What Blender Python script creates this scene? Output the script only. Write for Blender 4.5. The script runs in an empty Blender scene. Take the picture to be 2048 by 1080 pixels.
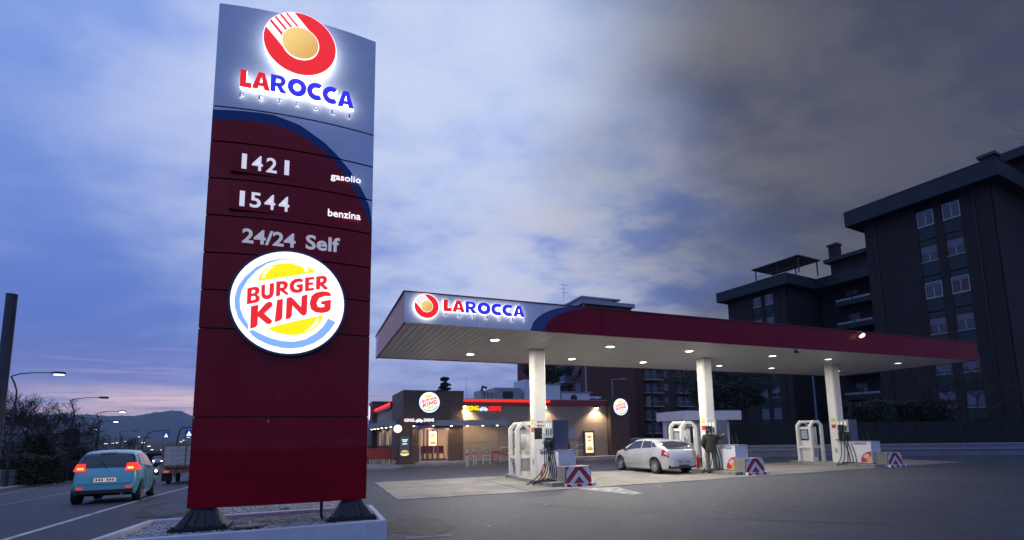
import bpy, bmesh, math, random
from mathutils import Vector, Matrix
random.seed(7)
S = bpy.context.scene
COL = S.collection

# ---------------------------------------------------------------- camera
F_PX, CY_PX, PITCH, ROLL, EYE = 1003.4, 740.2, 0.1272, -0.0152, 1.6
cam_d = bpy.data.cameras.new('camera')
cam = bpy.data.objects.new('camera', cam_d)
COL.objects.link(cam)
_u = Vector((0, -math.sin(PITCH), math.cos(PITCH))); _f = Vector((0, math.cos(PITCH), math.sin(PITCH))); _x = Vector((1, 0, 0))
_R = _x*math.cos(ROLL) + _u*math.sin(ROLL); _U = -_x*math.sin(ROLL) + _u*math.cos(ROLL)
cam.matrix_world = Matrix(((_R.x, _U.x, -_f.x, 0), (_R.y, _U.y, -_f.y, 0), (_R.z, _U.z, -_f.z, EYE), (0, 0, 0, 1)))
cam_d.sensor_width = 36; cam_d.sensor_fit = 'HORIZONTAL'
cam_d.lens = 36*F_PX/2048
cam_d.shift_y = (CY_PX-540)/2048
cam_d.clip_start = 0.05; cam_d.clip_end = 30000
S.camera = cam

# ---------------------------------------------------------------- view
S.view_settings.view_transform = 'Standard'; S.view_settings.look = 'None'
S.view_settings.exposure = 0; S.view_settings.gamma = 1; S.view_settings.use_curve_mapping = False
S.render.engine = 'CYCLES'
S.cycles.max_bounces = 6; S.cycles.diffuse_bounces = 3; S.cycles.glossy_bounces = 3; S.cycles.transmission_bounces = 4
S.cycles.use_denoising = True; S.cycles.sample_clamp_indirect = 4

# ---------------------------------------------------------------- node helpers
class NT:
    def __init__(s, nt): s.t = nt; s.n = nt.nodes; s.l = nt.links
    def new(s, typ, **kw):
        n = s.n.new(typ)
        for k, v in kw.items(): setattr(n, k, v)
        return n
    def put(s, sock, v):
        if isinstance(v, bpy.types.NodeSocket): s.l.new(v, sock)
        elif v is not None: sock.default_value = v
    def m(s, op, a, b=None, c=None, clamp=False):
        n = s.new('ShaderNodeMath', operation=op); n.use_clamp = clamp
        s.put(n.inputs[0], a); s.put(n.inputs[1], b)
        if c is not None: s.put(n.inputs[2], c)
        return n.outputs[0]
    def vm(s, op, a, b=None):
        n = s.new('ShaderNodeVectorMath', operation=op)
        s.put(n.inputs[0], a)
        if b is not None: s.put(n.inputs[1], b)
        return n.outputs['Value'] if op in ('DOT_PRODUCT', 'LENGTH') else n.outputs[0]
    def rng(s, v, a, b, c=0., d=1., smooth=True):
        n = s.new('ShaderNodeMapRange'); n.interpolation_type = 'SMOOTHSTEP' if smooth else 'LINEAR'
        for i, q in enumerate((v, a, b, c, d)): s.put(n.inputs[i], q)
        return n.outputs[0]
    def mix(s, f, a, b, mode='MIX'):
        n = s.new('ShaderNodeMix', data_type='RGBA', blend_type=mode)
        s.put(n.inputs[0], f); s.put(n.inputs[6], a if isinstance(a, bpy.types.NodeSocket) else (*a, 1)); s.put(n.inputs[7], b if isinstance(b, bpy.types.NodeSocket) else (*b, 1))
        return n.outputs[2]
    def noise(s, vec, scale, detail=4, rough=.55, dist=0.):
        n = s.new('ShaderNodeTexNoise')
        if vec is not None: s.l.new(vec, n.inputs['Vector'])
        n.inputs['Scale'].default_value = scale; n.inputs['Detail'].default_value = detail
        n.inputs['Roughness'].default_value = rough; n.inputs['Distortion'].default_value = dist
        return n.outputs[0]

# ---------------------------------------------------------------- world : overcast dusk sky
W = bpy.data.worlds.new('World'); S.world = W; W.use_nodes = True
W.node_tree.nodes.clear()
g = NT(W.node_tree)
tc = g.new('ShaderNodeTexCoord'); D = tc.outputs['Generated']
sep = g.new('ShaderNodeSeparateXYZ'); g.l.new(D, sep.inputs[0]); X, Y, Z = sep.outputs
zc_ = g.m('MAXIMUM', Z, 0.0)
den = g.m('ADD', zc_, 0.27)
cmb = g.new('ShaderNodeCombineXYZ'); g.put(cmb.inputs[0], g.m('DIVIDE', X, den)); g.put(cmb.inputs[1], g.m('DIVIDE', Y, den)); PL = cmb.outputs[0]
mp = g.new('ShaderNodeMapping'); g.l.new(PL, mp.inputs[0]); mp.inputs['Rotation'].default_value = (0, 0, math.radians(-32)); mp.inputs['Scale'].default_value = (.95, 1.35, 1); mp.inputs['Location'].default_value = (3.1, 1.7, 0)
n1 = g.noise(mp.outputs[0], 0.85, 6, .55, .2)
n2 = g.noise(mp.outputs[0], 2.6, 9, .60, .08)
n3 = g.noise(PL, 1.1, 3, .5, .3)
cl = g.m('ADD', g.m('MULTIPLY', n1, .68), g.m('MULTIPLY', n2, .32))
cov = g.rng(cl, .38, .66)
# clear blue body brightens upward, lavender near the horizon
up = g.rng(Z, .0, .75)
dark = g.mix(up, (.115, .20, .62), (.22, .37, .88))
dark = g.mix(g.rng(Z, .20, .03), dark, (.22, .25, .60))
light = g.mix(up, (.27, .36, .78), (.50, .62, 1.0))
base = g.mix(cov, dark, light)
# the bright break in the clouds, ahead and high
bv = Vector((-.10, .83, .54)).normalized()
dt = g.vm('DOT_PRODUCT', D, tuple(bv))
brk = g.m('MULTIPLY', g.rng(dt, .80, .985), g.rng(g.m('ADD', g.m('MULTIPLY', n1, .5), g.m('MULTIPLY', n2, .5)), .36, .60, .10, 1.))
base = g.mix(g.m('MULTIPLY', brk, .92), base, (.66, .75, .99))
bv2 = Vector((.13, .86, .30)).normalized()
dt2 = g.vm('DOT_PRODUCT', D, tuple(bv2))
base = g.mix(g.m('MULTIPLY', g.rng(dt2, .955, .998), g.rng(n2, .40, .60, 0., .85)), base, (.66, .68, .84))
# grey cloud to the east, darkened further to dim the right-hand side
az = g.m('ARCTAN2', X, Y)
east = g.rng(g.m('ADD', az, g.m('MULTIPLY', g.m('SUBTRACT', n3, .5), .55)), .0, .50)
east = g.m('MULTIPLY', east, g.rng(az, 2.1, 1.2))
dim_cloud = g.mix(g.rng(n2, .36, .64), (.095, .105, .165), (.18, .178, .19))
dim_cloud = g.mix(g.rng(az, .35, .75), dim_cloud, g.mix(g.rng(n2, .36, .64), (.060, .070, .115), (.10, .104, .14)))
base = g.mix(east, base, dim_cloud)
# last warm light over the hills in the west
wst = g.m('MULTIPLY', g.rng(az, -.90, -.60), g.rng(az, -.05, -.5))
wst2 = g.m('MULTIPLY', wst, g.rng(Z, .098, .062))
wn = g.new('ShaderNodeCombineXYZ'); g.put(wn.inputs[0], g.m('MULTIPLY', az, 4)); g.put(wn.inputs[1], g.m('MULTIPLY', Z, 60))
wno = g.noise(wn.outputs[0], 1.0, 4, .55, .3)
base = g.mix(g.m('MULTIPLY', wst2, g.rng(wno, .32, .52)), base, (1.15, .82, .86))
base = g.mix(g.m('MULTIPLY', g.m('MULTIPLY', wst, g.rng(Z, .20, .08)), g.rng(wno, .52, .66, 0., .45)), base, (.62, .50, .82))
sky = g.new('ShaderNodeTexSky', sky_type='NISHITA'); sky.sun_disc = False; sky.sun_elevation = math.radians(1.0); sky.sun_rotation = math.radians(-28); sky.air_density = 1.5; sky.ozone_density = 3
nb = g.vm('SCALE', sky.outputs[0]); nb.node.inputs['Scale'].default_value = .06
base = g.mix(.06, base, nb)
below = g.mix(g.rng(Z, -.06, .0), (.03, .033, .05), base)
bg = g.new('ShaderNodeBackground'); g.l.new(below, bg.inputs[0]); bg.inputs[1].default_value = 1.0
wo = g.new('ShaderNodeOutputWorld'); g.l.new(bg.outputs[0], wo.inputs[0])

# faint after-glow from the west, sun already down behind the hills
sd = bpy.data.lights.new('sun', 'SUN'); sd.energy = 0.05; sd.angle = math.radians(25); sd.color = (1, .75, .68)
so = bpy.data.objects.new('sun', sd); COL.objects.link(so)
so.rotation_euler = Vector((math.sin(math.radians(-28)), math.cos(math.radians(-28)), .12)).to_track_quat('Z', 'Y').to_euler()

# ---------------------------------------------------------------- materials
MATS = {}
def mat(name, col, rough=.6, metal=0., var=.0, scale=6., bump=0., bscale=40., col2=None, emit=None, es=1., coat=0., trans=0., spec=None, streak=False, stretch=None):
    if name in MATS: return MATS[name]
    m = bpy.data.materials.new(name); m.use_nodes = True; MATS[name] = m
    q = NT(m.node_tree); b = q.n['Principled BSDF']
    b.inputs['Roughness'].default_value = rough; b.inputs['Metallic'].default_value = metal
    b.inputs['Base Color'].default_value = (*col, 1)
    tcx = q.new('ShaderNodeTexCoord'); V = tcx.outputs['Object']
    if stretch:
        mm = q.new('ShaderNodeMapping'); mm.inputs['Scale'].default_value = stretch; q.l.new(V, mm.inputs[0]); V = mm.outputs[0]
    if var or col2:
        c2 = col2 or tuple(c*(1-var) for c in col)
        f = q.noise(V, scale, 6, .62, .3)
        q.l.new(q.mix(q.rng(f, .34, .66), c2, col), b.inputs['Base Color'])
        r2 = q.noise(V, scale*2.3, 4)
        q.l.new(q.m('ADD', q.m('MULTIPLY', r2, .24*rough), rough*.86), b.inputs['Roughness'])
    if bump:
        bn = q.new('ShaderNodeBump'); bn.inputs['Strength'].default_value = bump; bn.inputs['Distance'].default_value = .02
        q.l.new(q.noise(V, bscale, 5, .6), bn.inputs['Height']); q.l.new(bn.outputs[0], b.inputs['Normal'])
    if emit: b.inputs['Emission Color'].default_value = (*emit, 1); b.inputs['Emission Strength'].default_value = es
    if coat: b.inputs['Coat Weight'].default_value = coat; b.inputs['Coat Roughness'].default_value = .025
    if trans: b.inputs['Transmission Weight'].default_value = trans
    if spec is not None: b.inputs['Specular IOR Level'].default_value = spec
    return m

def asphalt(name, c, c2, big=.25):
    m = bpy.data.materials.new(name); m.use_nodes = True; q = NT(m.node_tree); b = q.n['Principled BSDF']
    V = q.new('ShaderNodeTexCoord').outputs['Object']
    f1 = q.noise(V, .35, 6, .6, .6); f2 = q.noise(V, 38, 5, .75); f3 = q.noise(V, 2.5, 5, .6, .2)
    k = q.m('ADD', q.m('MULTIPLY', f1, .5), q.m('MULTIPLY', f3, .5))
    base = q.mix(q.rng(k, .38, .62), c2, c)
    base = q.mix(q.rng(f2, .46, .68, 0, .8), base, tuple(x*2.6 for x in c))
    base = q.mix(q.rng(f2, .40, .28, 0, .5), base, tuple(x*.4 for x in c))
    f4 = q.noise(V, 13, 6, .7); base = q.mix(q.rng(f4, .50, .66, 0, .5), base, tuple(x*2.1 for x in c)); base = q.mix(q.rng(f4, .48, .36, 0, .45), base, tuple(x*.5 for x in c))
    vo = q.new('ShaderNodeTexVoronoi', feature='DISTANCE_TO_EDGE'); vo.inputs['Scale'].default_value = .42
    wv = q.new('ShaderNodeVectorMath', operation='ADD'); q.l.new(V, wv.inputs[0])
    nn = q.new('ShaderNodeTexNoise'); nn.inputs['Scale'].default_value = 1.2; q.l.new(V, nn.inputs['Vector']); q.l.new(nn.outputs['Color'], wv.inputs[1]); q.l.new(wv.outputs[0], vo.inputs['Vector'])
    crack = q.m('MULTIPLY', q.rng(vo.outputs[0], .006, .0), q.rng(f1, .5, .62))
    base = q.mix(q.m('MULTIPLY', crack, .6), base, tuple(x*.35 for x in c))
    q.l.new(base, b.inputs['Base Color'])
    q.l.new(q.m('ADD', q.m('MULTIPLY', f3, .3), .5), b.inputs['Roughness'])
    oil = q.noise(V, .9, 3, .5, 2.2); base = q.mix(q.rng(oil, .66, .76, 0, .55), base, tuple(x*.3 for x in c))
    mp_ = q.new('ShaderNodeMapping'); mp_.inputs['Rotation'].default_value = (0, 0, -.38); mp_.inputs['Scale'].default_value = (.12, 1.6, 1); q.l.new(V, mp_.inputs[0])
    ty = q.noise(mp_.outputs[0], 1.4, 4, .6, .2); base = q.mix(q.rng(ty, .58, .70, 0, .35), base, tuple(x*.45 for x in c)); q.l.new(base, b.inputs['Base Color'])
    bn = q.new('ShaderNodeBump'); bn.inputs['Strength'].default_value = .8; bn.inputs['Distance'].default_value = .012
    q.l.new(f2, bn.inputs['Height']); q.l.new(bn.outputs[0], b.inputs['Normal'])
    MATS[name] = m; return m
M_ASPH = asphalt('asphalt', (.037, .042, .060), (.020, .023, .032))
M_ROAD = asphalt('road_asphalt', (.095, .093, .10), (.07, .07, .076))
M_PATCH = asphalt('asphalt_patch', (.016, .016, .019), (.011, .011, .013))
def concrete(name, c, c2):
    m = bpy.data.materials.new(name); m.use_nodes = True; q = NT(m.node_tree); b = q.n['Principled BSDF']
    V = q.new('ShaderNodeTexCoord').outputs['Object']
    f1 = q.noise(V, .55, 6, .65, .8); f2 = q.noise(V, 9, 6, .65); f3 = q.noise(V, 60, 2)
    base = q.mix(q.rng(f1, .36, .62), c2, c)
    base = q.mix(q.rng(f2, .55, .72, 0, .45), base, tuple(x*.55 for x in c2))
    st = q.noise(V, 1.7, 3, .5, 1.5)
    base = q.mix(q.rng(st, .62, .74, 0, .6), base, tuple(x*.42 for x in c2))
    q.l.new(base, b.inputs['Base Color']); b.inputs['Roughness'].default_value = .72
    bn = q.new('ShaderNodeBump'); bn.inputs['Strength'].default_value = .25; bn.inputs['Distance'].default_value = .01
    q.l.new(f3, bn.inputs['Height']); q.l.new(bn.outputs[0], b.inputs['Normal'])
    MATS[name] = m; return m
M_CONC = concrete('apron_concrete', (.215, .20, .185), (.135, .128, .12))
M_KERB = concrete('kerb_concrete', (.28, .275, .26), (.16, .155, .145))
M_PAVE = concrete('pavement_concrete', (.26, .26, .26), (.18, .18, .185))
M_WHITEWALL = None
M_WHITEWALL = mat('painted_concrete', (.66, .67, .70), .65, var=.14, scale=2.2, bump=.3, bscale=60)
M_LINE = mat('road_paint', (.62, .62, .62), .7, var=.45, scale=7)
M_LINEOLD = mat('worn_road_paint', (.40, .40, .40), .7, var=.7, scale=5)
M_RED = mat('red_panel', (.27, .002, .014), .24, var=.16, scale=1.6, spec=.08, coat=.28)
M_SILV = mat('silver_panel', (.60, .68, .84), .30, metal=.0, var=.08, scale=2)
M_BLUE = mat('blue_panel', (.002, .04, .19), .2, spec=.25)
M_FRED = mat('canopy_red', (.25, .003, .022), .3, var=.15, scale=.8, spec=.15)
M_FSILV = mat('canopy_silver', (.74, .78, .88), .4, metal=.0, var=.06, scale=2)
M_FBLUE = mat('canopy_blue', (.006, .05, .19), .3)
M_BLACK = mat('black_steel', (.015, .016, .02), .45, var=.4, scale=12)
M_DARK = mat('dark_plastic', (.02, .02, .022), .4)
M_RUB = mat('rubber', (.012, .012, .012), .7)
M_WHITE = mat('white_paint', (.72, .71, .67), .4, var=.08, scale=3)
M_WHITEC = mat('white_cladding', (.62, .64, .70), .45, var=.08, scale=2)
M_GREY = mat('grey_metal', (.30, .31, .33), .4, metal=.3, var=.15, scale=5)
M_STEEL = mat('galvanised_steel', (.34, .36, .40), .4, metal=.7, var=.15, scale=8)
M_DBLUE = mat('pump_blue_grey', (.10, .118, .165), .45, var=.1, scale=4)
M_SLAT = mat('ceiling_slat', (.72, .68, .61), .42, var=.06, scale=2)
M_WOOD = mat('dark_wood_cladding', (.10, .058, .045), .55, col2=(.055, .033, .028), scale=3, stretch=(.5, .5, 12), bump=.1, bscale=12)
M_TAUPE = mat('taupe_cladding', (.20, .165, .145), .55, var=.12, scale=2.5)
M_BRICK = mat('dark_red_brick', (.16, .055, .05), .85, var=.35, scale=5, stretch=(1, 1, 5), bump=.25, bscale=18)
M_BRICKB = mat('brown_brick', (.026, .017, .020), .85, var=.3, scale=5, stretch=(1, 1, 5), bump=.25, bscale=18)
M_GREEN = mat('green_spandrel', (.018, .034, .042), .7, var=.15, scale=3)
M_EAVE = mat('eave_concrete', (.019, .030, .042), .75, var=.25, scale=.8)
M_SHUT = mat('shutter', (.12, .135, .20), .6, var=.08, scale=3)
M_GLASS = mat('window_glass', (.025, .03, .045), .06, spec=.8)
M_CURT = mat('dark_glass_room', (.03, .035, .05), .15)
M_BALC = mat('balcony_slab', (.36, .37, .40), .75, var=.15, scale=2)
M_LEAF = mat('leaf_dark', (.022, .035, .016), .8, var=.5, scale=3)
M_LEAF2 = mat('leaf_olive', (.045, .055, .022), .8, var=.5, scale=3)
M_BARK = mat('bark', (.05, .04, .036), .9, var=.4, scale=8)
M_GRASS = mat('verge_grass', (.05, .055, .03), .9, var=.5, scale=2, bump=.5, bscale=14)
M_GRAVEL = mat('pale_pebble', (.62, .60, .60), .75, var=.35, scale=30)
M_GRAVB = mat('gravel_bed', (.34, .33, .33), .9, var=.45, scale=60, bump=.8, bscale=70)
def em(name, c, s, base=None):
    return mat(name, base or c, .5, emit=c, es=s)
E_WHITE = em('lit_white', (1, .99, .97), 1.12)
E_SIDE = em('lit_letter_edge', (1, .97, .93), 2.0)
E_SIDE2 = em('lit_small_letter_edge', (1, .98, .96), .95)
E_RED = em('lit_red_face', (.80, .008, .012), .95, (.5, .01, .01))
E_BLUE = em('lit_blue_face', (.035, .028, .80), .85, (.02, .02, .4))
E_NAVY = em('lit_navy_face', (.02, .02, .42), .7, (.01, .01, .2))
E_LBLUE = em('lit_light_blue', (.24, .42, 1.), .95)
E_YEL = em('lit_yellow', (1., .76, 0.), 1.05, (.8, .6, 0))
E_LOGOR = em('lit_logo_red', (.80, .02, .022), .98, (.5, .01, .01))
E_GOLD = em('lit_gold', (.86, .58, .17), .85, (.6, .4, .1))
E_TXT = em('lit_text', (1, .98, .95), .95)
E_TXT2 = em('glowing_text', (.55, .55, .62), .45, (.5, .5, .55))  # lettering carries a weak even glow of its own
E_STRIP = em('red_led_strip', (1, .012, .008), 2.6)
E_LAMP = em('lamp_disc', (1, .95, .84), 22)
E_WARM = em('warm_lamp', (1, .80, .50), 30)
E_SPOTL = em('downlight_bulb', (1, .82, .6), 16)
E_STREET = em('street_lamp_led', (1, .84, .66), 8)
E_SODIUM = em('sodium_lamp', (1, .55, .20), 160)
E_FAR = em('far_lamp', (1, .84, .70), 2.2)
E_TAIL = em('tail_lamp_lit', (1, .022, .012), 2.0)
E_TAILC = em('tail_lamp_core', (1, .22, .06), 4.0)
E_HEAD = em('headlamp_lit', (1, .93, .82), 30)
E_BOX = em('lightbox_panel', (1, .86, .60), .85)
E_ROOM = em('lit_room_wall', (1, .50, .18), .62, (.5, .3, .15))
E_ROOM2 = em('lit_room_pale', (.95, .72, .45), .5, (.5, .4, .3))

# ---------------------------------------------------------------- mesh helpers
class MB:
    def __init__(s): s.v = []; s.f = []; s.mi = []; s.sm = []
    def add(s, vs, fs, m=0, smooth=False):
        o = len(s.v); s.v += [tuple(p) for p in vs]
        for f in fs: s.f.append(tuple(i+o for i in f)); s.mi.append(m); s.sm.append(smooth)
        return s
    def box(s, x0, x1, y0, y1, z0, z1, m=0):
        return s.add([(x0,y0,z0),(x1,y0,z0),(x1,y1,z0),(x0,y1,z0),(x0,y0,z1),(x1,y0,z1),(x1,y1,z1),(x0,y1,z1)],
              [(0,3,2,1),(4,5,6,7),(0,1,5,4),(1,2,6,5),(2,3,7,6),(3,0,4,7)], m)
    def quad(s, a, b, c, d, m=0): return s.add([a, b, c, d], [(0,1,2,3)], m)
    def poly_y(s, pts, y, m=0):   # flat polygon facing -y, pts (x,z) ccw seen from -y
        return s.add([(p[0], y, p[1]) for p in pts], [tuple(range(len(pts)))], m)
    def prism(s, pts, z0, z1, m=0):
        n = len(pts); a = sum(pts[i][0]*pts[(i+1)%n][1]-pts[(i+1)%n][0]*pts[i][1] for i in range(n))
        if a < 0: pts = pts[::-1]
        vs = [(p[0],p[1],z0) for p in pts]+[(p[0],p[1],z1) for p in pts]
        fs = [tuple(range(n))[::-1], tuple(range(n, 2*n))]+[(i,(i+1)%n,n+(i+1)%n,n+i) for i in range(n)]
        return s.add(vs, fs, m)
    def prism_y(s, pts, y0, y1, m=0, mf=None):   # pts in (x,z), extruded in y; front face (-y) may have its own slot
        n = len(pts); a = sum(pts[i][0]*pts[(i+1)%n][1]-pts[(i+1)%n][0]*pts[i][1] for i in range(n))
        if a < 0: pts = pts[::-1]
        vs = [(p[0],y0,p[1]) for p in pts]+[(p[0],y1,p[1]) for p in pts]
        s.add(vs, [tuple(range(n))], m if mf is None else mf)
        s.add(vs, [tuple(range(n,2*n))[::-1]]+[((i+1)%n,i,n+i,n+(i+1)%n) for i in range(n)], m)
        return s
    def tube(s, path, r, n=6, m=0, cap=True, smooth=True):
        P = [Vector(p) for p in path]; k = len(P)
        rr = r if isinstance(r, (list, tuple)) else [r]*k
        vs = []; ref = None
        for i in range(k):
            d = (P[min(i+1,k-1)]-P[max(i-1,0)]); d.normalize()
            if ref is None:
                ref = Vector((0,0,1)) if abs(d.z) < .9 else Vector((1,0,0))
            a = (ref - d*ref.dot(d)).normalized(); ref = a; b = d.cross(a)
            for j in range(n):
                t = 2*math.pi*j/n; vs.append(P[i]+(a*math.cos(t)+b*math.sin(t))*rr[i])
        fs = [(i*n+j, i*n+(j+1)%n, (i+1)*n+(j+1)%n, (i+1)*n+j) for i in range(k-1) for j in range(n)]
        s.add(vs, fs, m, smooth)
        if cap: s.add(vs, [tuple(range(n))[::-1], tuple(range((k-1)*n, k*n))], m)
        return s
    def cyl(s, c, r, z0, z1, n=16, m=0, r2=None):
        r2 = r if r2 is None else r2
        return s.tube([(c[0],c[1],z0),(c[0],c[1],z1)], [r, r2], n, m)
    def disc_y(s, cx, cz, r, y0, y1, n=40, m=0, mf=None):
        return s.prism_y([(cx+r*math.cos(2*math.pi*i/n), cz+r*math.sin(2*math.pi*i/n)) for i in range(n)], y0, y1, m, mf)
    def lathe(s, prof, n=20, axis='z', c=(0,0,0), m=0):
        vs = []; k = len(prof)
        for r, h in prof:
            for j in range(n):
                t = 2*math.pi*j/n; p = (r*math.cos(t), r*math.sin(t), h)
                if axis == 'y': p = (p[0], p[2], p[1])
                vs.append((p[0]+c[0], p[1]+c[1], p[2]+c[2]))
        fs = [(i*n+j, i*n+(j+1)%n, (i+1)*n+(j+1)%n, (i+1)*n+j) for i in range(k-1) for j in range(n)]
        if axis == 'y': fs = [f[::-1] for f in fs]
        return s.add(vs, fs, m, True)
    def build(s, name, mats, parent=None, loc=None):
        me = bpy.data.meshes.new(name); me.from_pydata(s.v, [], s.f)
        if not isinstance(mats, (list, tuple)): mats = [mats]
        for q in mats: me.materials.append(q)
        me.polygons.foreach_set('material_index', s.mi); me.polygons.foreach_set('use_smooth', s.sm)
        me.update()
        return link(name, me, parent, loc)
def link(name, me, parent=None, loc=None, rot=None):
    o = bpy.data.objects.new(name, me); COL.objects.link(o)
    if parent: o.parent = parent
    if loc: o.location = loc
    if rot: o.rotation_euler = rot
    return o
def thing(name, label, cat, loc=(0,0,0), rz=0., group=None):
    o = bpy.data.objects.new(name, None); COL.objects.link(o); o.empty_display_size = .2
    o.location = loc; o.rotation_euler = (0,0,rz)
    return tag(o, label, cat, group)
def tag(o, label, cat, group=None):
    o['label'] = label; o['category'] = cat
    if group: o['group'] = group
    return o
def struct(o): o['kind'] = 'structure'; return o
def stuff(o, label=None, cat=None):
    o['kind'] = 'stuff'
    if label: o['label'] = label; o['category'] = cat
    return o
def copy_tree(o, parent=None):
    kids = list(o.children)
    c = o.copy(); COL.objects.link(c)
    if parent: c.parent = parent
    for ch in kids: copy_tree(ch, c)
    return c
def recopy(o, loc, rz, label):
    c = copy_tree(o); c.location = loc
    if rz is not None: c.rotation_euler = (0,0,rz)
    c['label'] = label; return c
def light(kind, loc, power, color=(1,1,1), size=.2, parent=None, target=None, spread=None, shape='DISK', spot=None, name='lamp_light'):
    l = bpy.data.lights.new(name, kind); l.energy = power; l.color = color
    if kind == 'AREA':
        l.shape = shape; l.size = size
        if spread: l.spread = spread
    else: l.shadow_soft_size = size
    if kind == 'SPOT': l.spot_size = spot or 2.2; l.spot_blend = .6
    o = bpy.data.objects.new(name, l); COL.objects.link(o); o.location = loc
    if target is not None: o.rotation_euler = (Vector(target)-Vector(loc)).to_track_quat('-Z', 'Y').to_euler()
    if parent: o.parent = parent
    return o

def curve_mesh(splines, depth=0.0, name='shape'):
    cu = bpy.data.curves.new(name, 'CURVE'); cu.dimensions = '2D'; cu.fill_mode = 'BOTH' if depth else 'FRONT'; cu.extrude = depth/2
    for pts in splines:
        sp = cu.splines.new('POLY'); sp.points.add(len(pts)-1); sp.use_cyclic_u = True
        for i, p in enumerate(pts): sp.points[i].co = (p[0], p[1], 0, 1)
    return _conv(cu)
def _conv(cu):
    o = bpy.data.objects.new('tmp', cu); COL.objects.link(o)
    bpy.context.view_layer.update()
    dg = bpy.context.evaluated_depsgraph_get(); me = bpy.data.meshes.new_from_object(o.evaluated_get(dg))
    bpy.data.objects.remove(o); bpy.data.curves.remove(cu)
    return me
def upright(me, x=0, y=0, z=0, mats=None, front=0, side=None):
    """curve mesh lying in XY -> standing in XZ facing -y; front faces slot 0, edges slot 1"""
    for v in me.vertices:
        c = v.co.copy(); v.co = (c.x+x, y-c.z, c.y+z)
    me.materials.clear()
    for q in mats: me.materials.append(q)
    me.update()
    if len(mats) > 1:
        for p in me.polygons: p.material_index = 0 if p.normal.y < -.7 else 1
    for p in me.polygons: p.use_smooth = False
    return me
def text_mesh(body, height=None, width=None, bold=0., depth=0., shear=0., space=1.):
    cu = bpy.data.curves.new('txt', 'FONT'); cu.body = body; cu.size = 1; cu.offset = bold; cu.extrude = 0 ; cu.shear = shear; cu.space_character = space
    cu.resolution_u = 3; cu.extrude = .5 if depth else 0
    me = _conv(cu)
    xs = [v.co.x for v in me.vertices]; ys = [v.co.y for v in me.vertices]
    x0, x1, y0, y1 = min(xs), max(xs), min(ys), max(ys)
    sx = sy = 1
    if height: sy = height/(y1-y0); sx = sy
    if width: sx = width/(x1-x0); sy = sy if height else sx
    for v in me.vertices: v.co = ((v.co.x-x0)*sx, (v.co.y-y0)*sy, v.co.z*depth)
    me.update(); return me
def text(name, body, parent, x, z, y, m, height=None, width=None, bold=.02, depth=.0, shear=0., space=1., side=None):
    me = upright(text_mesh(body, height, width, bold, depth, shear, space), x, y, z, [m, side] if side else [m])
    return link(name, me, parent)
def clip(poly, a, b, c):   # keep a*x+b*y<=c
    out = []
    for i in range(len(poly)):
        p, q = poly[i], poly[(i+1)%len(poly)]
        dp, dq = a*p[0]+b*p[1]-c, a*q[0]+b*q[1]-c
        if dp <= 0: out.append(p)
        if dp*dq < 0:
            t = dp/(dp-dq); out.append((p[0]+t*(q[0]-p[0]), p[1]+t*(q[1]-p[1])))
    return out
def arc(cx, cy, rx, ry, a0, a1, n=10):
    return [(cx+rx*math.cos(math.radians(a0+(a1-a0)*i/n)), cy+ry*math.sin(math.radians(a0+(a1-a0)*i/n))) for i in range(n+1)]
# heavy extended glyphs of the station's lettering (unit height)
GL = {
 'L': (.66, [[(0,0),(.66,0),(.66,.30),(.35,.30),(.35,1),(0,1)]]),
 'A': (1.04, [[(0,0),(.33,0),(.39,.19),(.65,.19),(.71,0),(1.04,0),(.69,1),(.35,1)], [(.45,.40),(.59,.40),(.52,.70)]]),
 'R': (.96, [[(0,0),(.31,0),(.31,.33),(.36,.33),(.58,0),(.96,0),(.66,.38)]+arc(.52,.68,.34,.32,-50,90,9)+[(0,1)], [(.31,.57),(.48,.57)]+arc(.48,.67,.1,.1,-90,90,6)+[(.31,.77)]]),
 'O': (1.12, [arc(.56,.5,.56,.53,0,345,23), arc(.56,.5,.22,.22,0,345,23)]),
 'C': (.92, [arc(.56,.5,.56,.53,52,308,18)+arc(.60,.5,.27,.22,302,58,12)]),
}
def glyph(name, ch, parent, x, z, h, y, depth, mats, shear=0., sx=1.):
    w, sp = GL[ch]
    sp = [[(p[0]*h*sx+p[1]*h*shear, p[1]*h) for p in s_] for s_ in sp]
    me = upright(curve_mesh(sp, depth), x, y, z, mats)
    link(name, me, parent); return w*h*sx
def word(parent, x, z, h, y, depth, red, blue, side, total, name='letter', bend=None):
    ws = [('L',.66),('A',1.04),('R',.96),('O',1.12),('C',.92),('C',.92),('A',1.04)]
    gap = .02; tot = sum(w for _, w in ws)+gap*6; sx = total/(tot*h)
    for i, (ch, w) in enumerate(ws):
        yy = y if bend is None else y+bend(x+w*h*sx/2)
        glyph(name, ch, parent, x, z, h, yy, depth, [red if i < 2 else blue, side], 0., sx); x += (w+gap)*h*sx

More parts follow.
